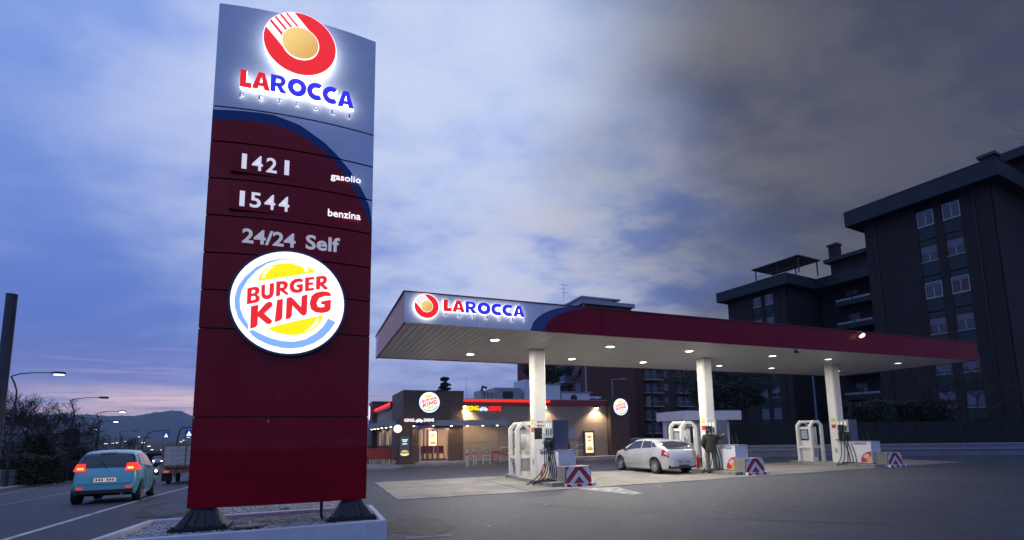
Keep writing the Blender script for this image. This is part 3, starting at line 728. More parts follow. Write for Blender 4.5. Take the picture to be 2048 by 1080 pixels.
MB().box(.05, CL, CW-.05, CW, CZ-.02, FZ-.03).build('fascia_panel', M_FRED, can)
MB().box(CL-.05, CL, .05, CW-.05, CZ-.02, FZ-.03).build('fascia_panel', M_FRED, can)
M_TRIM = mat('trim_dark_red', (.16,.012,.02), .4)
MB().box(-.03, CL+.02, -.03, .02, FZ-.028, FZ).box(-.03, .02, .021, CW+.03, FZ-.028, FZ).box(CL-.02, CL+.02, .021, CW+.03, FZ-.028, FZ).box(.021, CL-.021, CW-.02, CW+.03, FZ-.028, FZ).build('top_trim', M_TRIM, can)
MB().box(-.012, .05, .051, CW-.051, CZ-.05, CZ-.022).build('bottom_trim', M_TRIM, can)
MB().box(.06, CL-.06, .06, CW-.06, CZ+.06, FZ-.06).build('roof_core', M_DARK, can)
# ceiling slats, run across the canopy
ns = 126; pit = (CL-.12)/ns
sl0 = MB(); w = pit-.022
sl0.box(0, w, .055, CW-.055, 0, .03); slo = sl0.build('slat', M_SLAT, can, (.06, 0, CZ))
for i in range(1, ns):
    c = slo.copy(); COL.objects.link(c); c.location = (.06+i*pit, 0, CZ+random.uniform(-.0015,.0015))
# recessed round lamps
lu = [3.12, 7.36, 10.78, 14.95, 18.15, 22.7]; pw = [205, 195, 145, 80, 42, 26]
lamp0 = None
def canopy_lamp(u, v, p, lab):
    L0 = thing('ceiling_light', lab, 'ceiling light', sw(u, v, CZ), SYAW, 'round lamps under the canopy')
    mb = MB(); mb.lathe([(.19,.0),(.20,-.022),(.145,-.03),(.14,-.012)], 28); mb.build('lamp_ring', M_WHITE, L0)
    md = MB(); md.lathe([(.0001,-.026),(.08,-.024),(.14,-.014)], 24)
    md.build('lamp_glass', em('lamp_disc_%d' % int(p), (1,.95,.84), 2+p*.12), L0)
    light('AREA', (0,0,-.045), p, (1, .93, .80), .26, L0)
nm = ['first from the left', 'second from the left', 'third from the left', 'fourth from the left', 'fifth from the left', 'rightmost']
for i, u in enumerate(lu):
    canopy_lamp(u, 1.68, pw[i], 'round canopy lamp in the row nearer the road, '+nm[i])
    canopy_lamp(u+.08, 4.62, pw[i], 'round canopy lamp in the row farther from the road, '+nm[i])
# logo and lettering on the fascia
yF = -.10
MB().disc_y(.577, 5.01, .335, yF, yF+.05, 48).build('logo_body', E_SIDE, can)
ring = MB(); N = 60
for i in range(N):
    a0, a1 = 2*math.pi*i/N, 2*math.pi*(i+1)/N
    ring.poly_y([(.577+r*math.cos(a), 5.01+r*math.sin(a)) for r, a in ((.165, a0), (.325, a0), (.325, a1), (.165, a1))], yF-.005)
ring.build('logo_ring', E_LOGOR, can)
stripes(can, .577, 5.01, .335, .16, yF-.008, E_WHITE)
MB().disc_y(.575, 5.012, .168, yF-.012, yF-.004, 36).build('logo_rim', E_WHITE, can)
MB().disc_y(.575, 5.012, .158, yF-.016, yF-.005, 36).build('logo_sun', E_SUN, can)
word(can, 1.035, 4.918, .325, -.055, .05, E_RED, E_BLUE, E_SIDE, 2.38)
for i, ch in enumerate('PETROLI'):
    text('small_letter', ch, can, 1.06+i*(2.33/6), 4.775, -.05, E_NAVY, height=.10, width=.03 if ch == 'I' else .095, bold=.03, depth=.03, side=E_SIDE2, shear=.15)
# columns
for k, u in enumerate((5.2, 12.7, 20.2)):
    c = MB(); w_, d_ = .235, .21; e = .05
    c.prism([(u-w_+e,3.07-d_),(u+w_-e,3.07-d_),(u+w_,3.07-d_+e),(u+w_,3.07+d_-e),(u+w_-e,3.07+d_),(u-w_+e,3.07+d_),(u-w_,3.07+d_-e),(u-w_,3.07-d_+e)], .12, CZ-.002)
    c.prism([(u-w_-.05,3.07-d_-.05),(u+w_+.05,3.07-d_-.05),(u+w_+.05,3.07+d_+.05),(u-w_-.05,3.07+d_+.05)], CZ-.02, CZ-.004)
    c.build('column', M_WHITE, can)
    yy = 3.07-d_-.004
    # small notices on the column
    E1 = mat('sticker_red', (.5,.03,.03), .5); E2 = mat('sticker_yellow', (.55,.6,.1), .5); E3 = mat('sticker_grey', (.3,.3,.33), .5)
    for z, nm_ in ((2.02, 0), (1.88, 1)):
        mb = MB(); mb.tube([(u-.09+.035*math.cos(t*.4488), yy, z+.035*math.sin(t*.4488)) for t in range(15)], .006, 4); mb.tube([(u-.115,yy,z+.025),(u-.065,yy,z-.025)], .006, 4); mb.build('prohibition_sign', E1, can)
        mb = MB(); mb.box(u-.03,u+.10,yy-.002,yy+.003,z+.005,z+.02).box(u-.03,u+.11,yy-.002,yy+.003,z-.02,z-.005); mb.build('notice', E3, can)
    xs = u-w_-.004
    MB().box(xs, xs+.003, 2.94, 3.14, 1.93, 2.10).build('notice', E2, can)
    MB().box(xs, xs+.003, 2.94, 3.14, 1.66, 1.82).build('notice', E1, can)
    MB().box(xs, xs+.003, 2.96, 3.08, .55, .75).build('notice', E3, can)
# security camera and floodlight
scm = thing('security_camera', 'small black camera hanging under the canopy edge', 'camera', sw(14.32, .12, CZ-.02), SYAW)
mb = MB(); mb.cyl((0,0), .03, -.07, 0, 8); mb.build('bracket', M_DARK, scm); mb = MB(); mb.tube([(0,.05,-.09),(0,-.08,-.13)], .045, 8); mb.build('camera_body', M_DARK, scm)
fl = thing('floodlight', 'lit floodlight with curved arm on the red canopy fascia', 'floodlight', sw(17.6, -.02, 5.2), SYAW)
mb = MB(); mb.tube([(-.05,.0,.14),(.0,-.10,.17),(.06,-.16,.12),(.07,-.17,.05)], .015, 6); mb.build('arm', M_STEEL, fl)
mb = MB(); mb.tube([(.10,-.16,.06),(.04,-.15,.0),(-.08,-.14,-.05)], [.06,.075,.06], 10); mb.build('lamp_head', em('flood_glow', (1,.92,.75), 1.2), fl)

# ================================================================ PUMP ISLANDS
def island(u0, dv, bump_u, labels, k):
    """u0: column centre; everything in a local frame at (u0, 0)"""
    base = sw(u0, dv); iz = .125
    isl = struct(MB().prism([(-.62,.85),(.52,.85),(.62,.98),(.62,4.75),(.45,5.0),(-.45,5.0),(-.62,4.75)], -.05, iz).build('kerb', M_KERB)); isl.location = base; isl.rotation_euler = (0,0,SYAW)
    # concrete bumper
    bp = thing('bumper_block', labels[0], 'bumper', sw(u0+bump_u, .62+dv), SYAW, 'chevron bumper blocks at the island ends')
    MB().box(-.45, .45, .10, .62, .0, .60).build('block', M_KERB, bp)
    wh = mat('chevron_white', (.68,.71,.78), .5, var=.12, scale=6); rd = mat('chevron_red', (.34,.01,.028), .45, var=.1, scale=5)
    MB().box(-.40, .45, .085, .098, .10, .59).build('chevron_board', wh, bp)
    mb = MB(); R0 = [(-.40,.10),(.45,.10),(.45,.59),(-.40,.59)]
    for s_ in (-1, 1):
        half = clip(R0, -s_, 0, -s_*.025)
        for c0, c1 in ((.02,.21),(.40,.62),(.86,1.2)):
            # stripe: z + 1.15*|x-.025| between
            pl_ = clip(half, s_*1.15, 1, c1+s_*1.15*.025+.10); pl_ = clip(pl_, -s_*1.15, -1, -(c0+s_*1.15*.025+.10))
            if len(pl_) > 2: mb.prism_y(pl_, .080, .084)
    mb.build('chevron_stripes', rd, bp)
    MB().box(-.47, .56, -.02, .078, .0, .10).build('kick_board', wh, bp)
    mb = MB()
    for i in range(3):
        x = -.45+i*.36; mb.prism_y([(x,.004),(x+.17,.004),(x+.11,.096),(x-.02 if i else x,.096)], -.026, -.022)
    mb.build('kick_stripes', rd, bp)
    # pump
    pu = thing('fuel_pump', labels[1], 'fuel pump', sw(u0, dv, iz), SYAW, 'fuel pumps on the islands')
    x0, x1 = -.18, .42; y0, y1 = 1.22, 2.66
    MB().box(x0, x1, y0, y1, .03, .93).build('cabinet', M_WHITEC, pu)
    MB().box(x0+.02, x1-.02, y0+.02, y1-.02, 0, .03).build('plinth', M_DARK, pu)
    MB().box(x0-.012, x1+.012, y0-.012, y1+.012, .932, .955).build('cabinet_top', M_GREY, pu)
    MB().box(x0+.02, x1-.06, 1.55+(.54 if k else 0), 2.12+(.54 if k else 0), .957, 1.90).build('head', M_DBLUE, pu)
    MB().box(x0-.02, x0+.018, 1.56+(.54 if k else 0), 2.11+(.54 if k else 0), 1.35, 1.90).build('display_panel', mat('pump_panel', (.34,.35,.36), .5, var=.1), pu)
    pcol = [(.55,.55,.55),(.02,.12,.05),(.45,.45,.40)]
    hs = 0 if k == 0 else .56
    for j, yy in enumerate((1.66+hs, 1.84+hs, 2.0+hs)):
        MB().box(x0-.026, x0-.022, yy-.04, yy+.04, 1.66, 1.82).build('price_window', em('pump_display', (.9,.95,1), .35, (.5,.5,.5)), pu)
        MB().box(x0-.026, x0-.022, yy-.04, yy+.04, 1.42, 1.62).build('nozzle_label', mat('nozzle_label_%d' % j, ((.02,.02,.02),(.02,.16,.05),(.02,.03,.2))[j], .5), pu)
    text_y = MB()
    # nozzles and hoses on the left flank
    for j, yy in enumerate((1.62+hs, 1.76+hs, 1.90+hs, 2.04+hs)[:4 if k == 0 else 3]):
        c_ = ((.02,.02,.02),(.01,.10,.04),(.02,.02,.02),(.01,.03,.25))[j]
        mb = MB(); mb.tube([(x0-.05,yy,1.27),(x0-.09,yy,1.16),(x0-.07,yy,1.02)], [.03,.036,.026], 8); mb.tube([(x0-.05,yy,1.27),(x0-.15,yy,1.22),(x0-.17,yy,1.13)], [.016,.014,.011], 6)
        mb.build('nozzle', mat('nozzle_grip_%d' % j, c_, .4), pu)
        sg = .06*j
        mb = MB(); P = [(x0-.07,yy,1.02),(x0-.10,yy-.01,.72),(x0-.13,yy-.02,.38),(x0-.20-sg,yy-.04,.10),(x0-.36-2*sg,yy-.10,.012-.10*(j>1)),(x0-.42-2.2*sg,yy-.22,.012-.10*(j>1)),(x0-.25-sg,yy-.33,.012),(x0-.05,yy-.30,.06),(x0-.02,yy-.26,.4),(x0-.03,yy-.1,1.0)]
        Q = []
        for q in range(len(P)-1):
            p0, p1, p2, p3 = [Vector(P[min(max(q+d_,0),len(P)-1)]) for d_ in (-1,0,1,2)]
            for t in (0,.25,.5,.75): Q.append(.5*((2*p1)+(-p0+p2)*t+(2*p0-5*p1+4*p2-p3)*t*t+(-p0+3*p1-3*p2+p3)*t**3))
        mb.tube(Q, .017, 6); mb.build('hose', M_RUB, pu)
    mb = MB(); mb.box(x0-.10, x0+.02, 1.50+hs, 2.14+hs, .99, 1.02); mb.box(x0-.03, x0+.018, 1.52+hs, 2.12+hs, 1.02, 1.34); mb.build('nozzle_shelf', M_DARK, pu)
    for yy in (1.72, 1.95):
        mb = MB(); mb.tube([(x1-.03,yy,1.22),(x1+.05,yy,1.12),(x1+.06,yy,.97)], [.02,.034,.03], 8); mb.tube([(x1+.05,yy,1.13),(x1-.0,yy,1.36),(x1-.06,yy,1.40)], [.012,.012,.01], 6); mb.build('nozzle', M_DARK, pu)
    # payment display on an arm
    MB().box(x0-.30, x0-.04, 2.30, 2.36, 1.30, 1.68).build('payment_display', M_DARK, pu)
    MB().box(x0-.27, x0-.07, 2.285, 2.299, 1.36, 1.64).build('display_glass', M_GLASS, pu)
    mb = MB(); mb.tube([(x0+.05,2.34,.95),(x0+.05,2.34,1.5),(x0-.04,2.34,1.5)], .02, 6); mb.build('display_arm', M_GREY, pu)
    # brand print on the lower left flank (and on the far pumps it is what one reads)
    def flank(me, x, y, z):   # curve mesh in XY -> plane facing -x
        for v in me.vertices: c = v.co.copy(); v.co = (x-c.z, y-c.x, c.y+z)
        return me
    ws = [('L',.66),('A',1.04),('R',.96),('O',1.12),('C',.92),('C',.92),('A',1.04)]; tot_ = sum(w for _, w in ws)+.12; h = .10; sx = .56/(tot_*h); xx = 0
    for ch, w_ in ws:
        sp = [[((p[0]*h*sx), p[1]*h) for p in s_] for s_ in GL[ch][1]]
        me = flank(curve_mesh(sp, 0), x0-.004, (2.60 if k == 0 else 1.95)-xx, .80); me.materials.clear(); me.materials.append(mat('print_red', (.45,.02,.02), .5) if ch in 'LA' and xx < .15 else mat('print_blue', (.02,.03,.30), .5)); link('lettering', me, pu); xx += (w_+.02)*h*sx
    def quarter(r0, r1, m_, x, nm_, a0=90, a1=180, cy=2.14 if k == 0 else 1.235, cz=.06):
        pts = [(cy-r0*math.cos(math.radians(a)), cz+r0*math.sin(math.radians(a))) for a in range(a0, a1+1, 6)]
        if r1: pts += [(cy-r1*math.cos(math.radians(a)), cz+r1*math.sin(math.radians(a))) for a in range(a1, a0-1, -6)]
        else: pts.append((cy, cz))
        mb = MB(); mb.add([(x, p[0], p[1]) for p in pts], [tuple(range(len(pts)))]); return mb.build(nm_, m_, pu)
    quarter(.46, .23, mat('print_red', (.45,.02,.02)), x0-.004, 'sun_print')
    quarter(.23, 0, mat('print_sun', (.75,.42,.03), .5, col2=(.6,.2,.02), scale=3), x0-.005, 'sun_print')
    for j in range(4):
        a = math.radians(104+j*14); c, s_ = math.cos(a), math.sin(a); cq = 2.14 if k == 0 else 1.235
        mb = MB(); o = Vector((cq-.25*math.cos(a), .06+.25*s_)); d = Vector((.72,.69))
        q = [o+Vector((-.012,.012)), o+Vector((.012,-.012)), o+Vector((.012,-.012))+d*.17, o+Vector((-.012,.012))+d*.17]
        mb.add([(x0-.007, p.x, p.y) for p in q], [(0,1,2,3)]); mb.build('sun_ray', mat('print_white', (.7,.7,.7)), pu)
    # guard frames with card terminal
    gf = thing('portal_barrier', labels[2], 'barrier', sw(u0, dv, iz), SYAW, 'white guard frames round the card terminals')
    def arch(y):
        xl, xr, H = -.62, .22, 1.92; c = .24; t = .10
        out = [(xl,0),(xl,H-c),(xl+c,H),(xr-c,H),(xr,H-c),(xr,0)]; inn = [(xr-t*1.3,0),(xr-t*1.3,H-c-.03),(xr-c-.03,H-t*1.3),(xl+c+.03,H-t*1.3),(xl+t*1.3,H-c-.03),(xl+t*1.3,0)]
        mb = MB(); n = 6
        vs = [(p[0], y, p[1]) for p in out+inn]+[(p[0], y+.10, p[1]) for p in out+inn]
        fs = []
        for i in range(5):
            a, b, c2, d2 = i, i+1, 11-i-1, 11-i
            fs += [(a, d2, c2, b), (a+12, b+12, c2+12, d2+12)]
        for i in range(11): fs.append((i, i+1, i+13, i+12))
        mb.add(vs, fs); return mb
    ya, yb = 3.62, 4.30
    arch(ya).build('arch', M_WHITE, gf); arch(yb).build('arch', M_WHITE, gf)
    for q_ in ((-.615, -.54, .62, .72), (.14, .215, .62, .72), (-.40, -.31, 1.83, 1.91), (-.05, .05, 1.83, 1.91)): MB().box(q_[0], q_[1], ya+.1, yb, q_[2], q_[3]).build('rail', M_WHITE, gf)
    tm = thing('card_terminal', labels[3], 'payment terminal', sw(u0, dv, iz), SYAW, 'card terminals inside the guard frames')
    MB().box(-.42, .02, 3.82, 4.38, 0, 1.62).build('housing', M_WHITE, tm)
    MB().box(-.432, -.422, 3.90, 4.30, .98, 1.50).build('screen_panel', M_DARK, tm)
    MB().box(-.36, -.04, 3.80, 3.818, .20, .62).build('service_hatch', M_GREY, tm)
    MB().box(-.36, -.04, 3.80, 3.818, .78, .98).build('paper_notice', mat('paper', (.6,.58,.5), .7), tm)
    mb = MB(); mb.box(-.445, -.434, 3.94, 4.26, 1.05, 1.45); mb.build('screen', em('terminal_glow', (.7,.85,1), .08, (.2,.25,.3)), tm)
    # clear bag of paper towels on the terminal
    bm = bmesh.new(); bmesh.ops.create_icosphere(bm, subdivisions=3, radius=1)
    for v in bm.verts:
        n_ = 1+.16*math.sin(v.co.x*9+v.co.z*7)*math.cos(v.co.y*8); v.co = Vector((v.co.x*.10*n_-.30, v.co.y*.12*n_+3.74, v.co.z*.26*n_+1.22))
    me = bpy.data.meshes.new('bag'); bm.to_mesh(me); bm.free()
    me.materials.append(mat('crumpled_plastic', (.45,.46,.5), .15, bump=.8, bscale=25)); me.polygons.foreach_set('use_smooth', [False]*len(me.polygons))
    bg_ = link('plastic_bag', me, None, sw(u0, dv, iz), (0,0,SYAW)); tag(bg_, labels[4], 'bag', 'crumpled plastic bags hung on the terminals')
    # extinguisher
    if k != 1: return
    ex = thing('fire_extinguisher', labels[5], 'fire extinguisher', sw(u0-.33, 3.05+dv, iz), SYAW, 'red extinguishers beside the columns')
    mb = MB(); mb.lathe([(.001,0),(.06,.01),(.065,.05),(.065,.42),(.05,.48),(.02,.52)], 14); mb.build('cylinder', mat('extinguisher_red', (.4,.015,.012), .3), ex)
    mb = MB(); mb.box(-.05,.03,-.012,.012,.52,.56); mb.tube([(.02,0,.54),(.07,0,.46),(.075,0,.22)], .009, 6); mb.build('valve', M_DARK, ex)
pos = ['nearest island by the totem', 'middle island beside the silver car', 'far right island']
for k, (u0, dv, bu) in enumerate(((5.2, 0, .22), (12.7, .32, .18), (20.2, .30, .45))):
    p = pos[k]
    island(u0, dv, bu, ['red and white chevron bumper block on the '+p, 'white fuel pump with hoses on the '+p, 'white chamfered guard frame on the '+p,
        'pale card terminal inside the guard frame on the '+p, 'crumpled clear plastic bag at the terminal on the '+p, 'small red fire extinguisher by the column on the '+p], k)

# ================================================================ RESTAURANT
rs = thing('restaurant', 'low brown clad drive-in burger restaurant with red lit roof edge', 'restaurant', SO, SYAW)
VF = 15.78; FL = .12
def panels(parent, axis, c, a0, a1, z0, z1, cols, rows, m, gap=.012, th=.05, holes=[]):
    """grid of cladding panels; axis 'u': wall at v=c facing -v, axis 'v': wall at u=c facing -u"""
    A = cols if isinstance(cols, list) else [a0+(a1-a0)*i/cols for i in range(cols+1)]
    B = rows if isinstance(rows, list) else [z0+(z1-z0)*i/rows for i in range(rows+1)]
    for i in range(len(A)-1):
        for j in range(len(B)-1):
            x0, x1, y0, y1 = A[i]+gap/2, A[i+1]-gap/2, B[j]+gap/2, B[j+1]-gap/2
            if any(x0 < h[1]-.02 and x1 > h[0]+.02 and y0 < h[3]-.02 and y1 > h[2]+.02 for h in holes): continue
            t = th+random.uniform(-.002,.002)
            mb = MB(); mb.box(*((x0, x1, c-t, c) if axis == 'u' else (c-t, c, x0, x1)), y0, y1); mb.build('cladding_panel', m, parent)
# body volumes (behind the cladding)
MB().box(2.66, 6.08, VF+.06, VF+4.5, 2.0, 4.10).build('corner_tower', M_WOOD, rs)
MB().box(6.10, 16.2, VF+.42, VF+12, -.1, 3.62).build('wall', M_TAUPE, rs)
MB().box(2.75, 6.09, VF+4.6, VF+13.9, -.1, 3.62).build('wall', M_TAUPE, rs)
# corner tower cladding: wide planks
panels(rs, 'u', VF+.05, 2.60, 6.12, FL, 4.16, [2.60, 3.50, 5.22, 6.12], [FL+.0, .62, 1.12, 1.62, 2.12, 2.62, 3.12, 3.62, 4.16], M_WOOD, .008, .05, holes=[(3.5,5.22,0,2.05)])
panels(rs, 'v', 2.65, VF+.06, VF+4.5, FL, 4.16, 2, [FL, .62, 1.12, 1.62, 2.12, 2.62, 3.12, 3.62, 4.16], M_WOOD, .008, .05)
panels(rs, 'v', 6.165, VF+.06, VF+4.5, 3.4, 4.16, 1, 1, M_WOOD, .008, .05)
MB().box(2.58, 6.18, VF-.01, VF+4.52, 4.162, 4.20).build('parapet_cap', M_DARK, rs)
# long wall
cu_ = [6.12, 8.45, 10.4, 12.35, 14.3, 16.2]
panels(rs, 'u', VF+.41, 6.12, 16.2, FL, 3.40, cu_, [FL, 1.15, 2.22, 3.40], M_TAUPE, .014, .05)
MB().box(6.13, 16.22, VF+.20, VF+.36, 3.42, 3.74).build('red_band', mat('band_red', (.22,.01,.018), .4), rs)
MB().box(6.13, 16.25, VF+.18, VF+.40, 3.742, 3.78).build('parapet_cap', M_STEEL, rs)
MB().box(6.20, 11.9, VF+.13, VF+.195, 3.60, 3.70).build('led_strip', E_STRIP, rs)
# side wall and its own end tower
panels(rs, 'v', 2.72, VF+4.55, VF+13.4, 2.35, 3.40, 4, 1, M_TAUPE, .014, .05)
panels(rs, 'v', 2.72, VF+4.55, VF+13.4, FL, 2.35, [VF+4.55, VF+6.2, VF+7.6, VF+8.6, VF+10.4, VF+11.8, VF+13.4], 1, M_TAUPE, .014, .05, holes=[(VF+6.2,VF+7.6,0,2),(VF+10.4,VF+11.8,0,2)])
MB().box(2.50, 2.66, VF+4.55, VF+13.4, 3.42, 3.80).build('red_band', mat('band_red', (.22,.01,.018)), rs)
MB().box(2.43, 2.497, VF+4.6, VF+13.4, 3.62, 3.76).build('led_strip', E_STRIP, rs)
MB().box(2.3, 5.5, VF+13.5, VF+16.2, -.1, 4.45).build('end_tower', M_WOOD, rs)
td = thing('illuminated_sign', 'lit round burger sign on the far end tower, cut by the totem edge', 'sign', sw(2.28, VF+14.9, 3.55), SYAW-math.pi/2)
bk_disc(td, 0, 0, .61, -.06, .08, 1)
tx = thing('slogan_sign', 'white lit slogan letters above the side awning of the restaurant', 'sign', sw(1.55, VF+11.9, 2.72), SYAW-math.pi/2)
text('lettering', 'FIAMMA', tx, -2.5, 0, 0, E_TXT, height=.38, width=1.9, bold=.03, depth=.04)
text('lettering', 'DAL', tx, -.35, 0, 0, E_TXT, height=.38, width=.95, bold=.03, depth=.04)
text('lettering', '1954', tx, .85, 0, 0, E_TXT, height=.38, width=1.35, bold=.03, depth=.04)
# awning with downlights
M_AWN = mat('awning_grey_blue', (.17,.20,.27), .45, var=.08)
MB().box(1.55, 8.45, VF-1.15, VF-.02, 2.14, 2.44).build('awning', M_AWN, rs)
MB().box(1.55, 2.58, VF, VF+13.3, 2.14, 2.44).build('awning', M_AWN, rs)
aw = []
for i, u in enumerate((3.1, 4.2, 5.25, 6.2, 7.15, 8.05)):
    mb = MB(); mb.cyl((u, VF-.55), .055, 2.115, 2.138, 12); mb.build('downlight', E_SPOTL, rs)
    light('AREA', (u, VF-.42, 2.10), 9, (1,.72,.45), .1, rs)
for i in range(6):
    v = VF+1.3+i*2.1
    mb = MB(); mb.cyl((2.1, v), .055, 2.115, 2.138, 12); mb.build('downlight', E_SPOTL, rs)
    if i % 2 == 0: light('AREA', (2.25, v, 2.10), 14, (1,.76,.5), .1, rs)
for u in (5.3, 7.9):
    mb = MB(); mb.tube([(u, VF+.38 if u > 6.2 else VF-.02, 3.05), (u+.5, VF-1.0, 2.44)], .012, 6); mb.build('stay_rod', M_STEEL, rs)
for v in (VF+4, VF+9):
    mb = MB(); mb.tube([(2.62, v, 3.1), (1.65, v-.2, 2.44)], .014, 6); mb.build('stay_rod', M_STEEL, rs)
# big glazed door with lit dining room behind
dr = MB()
for (a, b, z0, z1) in ((3.52,3.60,FL,2.02),(5.12,5.20,FL,2.02),(3.60,5.12,1.94,2.02),(3.60,5.12,FL,FL+.06),(4.33,4.38,FL+.06,1.94)): dr.box(a, b, VF+.0, VF+.06, z0, z1)
door = dr.build('window_frame', M_STEEL, rs)
gm = bpy.data.materials.new('clear_glass'); gm.use_nodes = True; q = NT(gm.node_tree); q.n.remove(q.n['Principled BSDF'])
ga = q.new('ShaderNodeBsdfGlossy'); ga.inputs['Roughness'].default_value = .04; gt = q.new('ShaderNodeBsdfTransparent'); gmx = q.new('ShaderNodeMixShader'); gmx.inputs[0].default_value = .12
q.l.new(gt.outputs[0], gmx.inputs[1]); q.l.new(ga.outputs[0], gmx.inputs[2]); q.l.new(gmx.outputs[0], q.n['Material Output'].inputs[0])
M_CLEAR = gm
for a, b in ((3.605,4.328),(4.382,5.118)): MB().box(a, b, VF+.025, VF+.035, FL+.062, 1.938).build('pane', M_CLEAR, door)
# room
rm = thing('dining_room', 'warmly lit dining room interior behind the restaurant window', 'interior', SO, SYAW)
MB().box(2.72, 6.05, VF+3.6, VF+3.7, FL, 2.3).build('back_wall', E_ROOM, rm)
MB().box(2.72, 6.05, VF+.1, VF+3.6, FL-.02, FL).build('room_floor', mat('room_floor', (.12,.06,.04), .4), rm)
MB().box(2.72, 6.05, VF+.1, VF+3.6, 2.25, 2.27).build('room_ceiling', mat('room_ceiling', (.25,.16,.1), .8), rm)
light('AREA', (4.4, VF+1.9, 2.2), 60, (1,.62,.32), 2.2, rm)
for i in range(7):
    x = 3.35+i*.33+random.uniform(-.08,.08); MB().box(x, x+.06, VF+3.2, VF+3.3, FL, 2.25).build('partition_post', M_DARK if i % 2 else mat('red_wood', (.25,.03,.015), .5), rm)
for (x, z, w_, h_) in ((3.6,1.45,.5,.3),(4.9,1.6,.35,.25),(4.25,1.5,.2,.4)): MB().box(x, x+w_, VF+3.55, VF+3.59, z, z+h_).build('menu_board', E_ROOM2, rm)
ch0 = None
for i in range(9):
    x = 3.5+(i % 5)*.38; y = VF+.9+(i//5)*1.0
    lab = ('dining chair in the front row behind the glass' if i < 5 else 'dining chair in the back row behind the glass')+', '+['first','second','third','fourth','fifth'][i % 5]+' from the left'
    if ch0 is None:
        ch0 = thing('dining_chair', lab, 'chair', sw(x, y, FL), SYAW, 'red chairs in the dining room')
        rw = mat('red_seat', (.30,.02,.015), .45)
        MB().box(-.17,.17,-.17,.17,.42,.46).build('seat', rw, ch0); MB().box(-.17,.17,.14,.18,.46,.86).build('backrest', rw, ch0)
        for sx_ in (-.15,.15):
            for sy_ in (-.15,.15): MB().box(sx_-.015,sx_+.015,sy_-.015,sy_+.015,0,.42).build('leg', M_DARK, ch0)
    else: recopy(ch0, sw(x, y, FL), SYAW+random.uniform(-.3,.3), lab)
# poster hung in the window
def burger_poster(parent, x, z, w_, h_, y, dark=True, s=1.):
    bgm = em('poster_dark' if dark else 'poster_cream', (.02,.045,.05) if dark else (1,.80,.52), .8 if dark else .95)
    MB().box(x, x+w_, y-.01, y, z, z+h_).build('poster_sheet', bgm, parent)
    yy = y-.013; cx = x+w_/2
    def ell(cx_, cz_, rx, rz, m_, nm_, a0=0, a1=360, dy=0):
        pts = arc(cx_, cz_, rx, rz, a0, a1, 18); MB().prism_y(pts if a1-a0 < 360 else pts[:-1], yy-.003-dy, yy-dy).build(nm_, m_, parent)
    ell(cx, z+h_*.13, w_*.44, h_*.09, em('poster_glow', (1,.85,.55), .9), 'printed_plate')
    ell(cx, z+h_*.16, w_*.36, h_*.055, em('bun_print', (.75,.40,.12), .8), 'printed_bun', 180, 360, .004)
    MB().box(cx-w_*.38, cx+w_*.38, yy-.010, yy-.006, z+h_*.16, z+h_*.19).build('printed_patty', em('patty_print', (.14,.05,.02), .7), parent)
    MB().box(cx-w_*.41, cx+w_*.41, yy-.012, yy-.008, z+h_*.19, z+h_*.215).build('printed_salad', em('salad_print', (.18,.42,.05), .8), parent)
    ell(cx, z+h_*.22, w_*.37, h_*.10, em('bun_print', (.75,.40,.12), .8), 'printed_bun', 0, 180, .012)
    for i, (zz, ww) in enumerate(((.80,.62),(.72,.42),(.60,.5))):
        MB().box(cx-w_*ww/2, cx+w_*ww/2, yy-.003, yy, z+h_*zz, z+h_*(zz+.045)).build('printed_line', em('poster_white', (1,1,1), .9) if dark else mat('poster_ink', (.06,.03,.02), .6), parent)
wp = thing('window_poster', 'white burger poster hanging inside the restaurant window', 'poster', sw(0,0,0), SYAW)
burger_poster(wp, 4.08, 1.02, .44, .80, VF-.002, False)
# side windows, lit
for k, (v0, v1) in enumerate(((VF+6.2,VF+7.6),(VF+10.4,VF+11.8))):
    wn_ = MB(); 
    for (a, b, z0, z1) in ((v0+.02,v0+.1,FL,1.98),(v1-.1,v1-.02,FL,1.98),(v0+.1,v1-.1,1.9,1.98),((v0+v1)/2-.03,(v0+v1)/2+.03,FL,1.9)): wn_.box(2.66, 2.72, a, b, z0, z1)
    wf = wn_.build('window', M_STEEL, rs)
    MB().box(2.715, 2.73, v0+.1, v1-.1, FL, 1.9).build('pane', em('side_window_glow', (1,.62,.30), .62), wf)
# pylon block at the right end
pyb = MB().box(16.23, 17.7, VF+.02, VF+2.6, -.1, 3.96).build('end_pylon', mat('dark_pylon', (.045,.035,.04), .6), rs)
panels(rs, 'u', VF+.0, 16.23, 17.7, .12, 3.98, [16.23,17.7], [.12,.6,1.08,1.56,2.04,2.52,3.0,3.48,3.98], M_WOOD, .008, .04)
d1 = thing('illuminated_sign', 'lit round burger sign on the dark corner tower of the restaurant', 'sign', sw(4.07, VF-.06, 3.50), SYAW); bk_disc(d1, 0, 0, .60, -.03, .08, 0)
d2 = thing('illuminated_sign', 'lit round burger sign on the dark pylon at the right end', 'sign', sw(17.0, VF-.10, 3.31), SYAW); bk_disc(d2, 0, 0, .56, -.03, .08, 0)
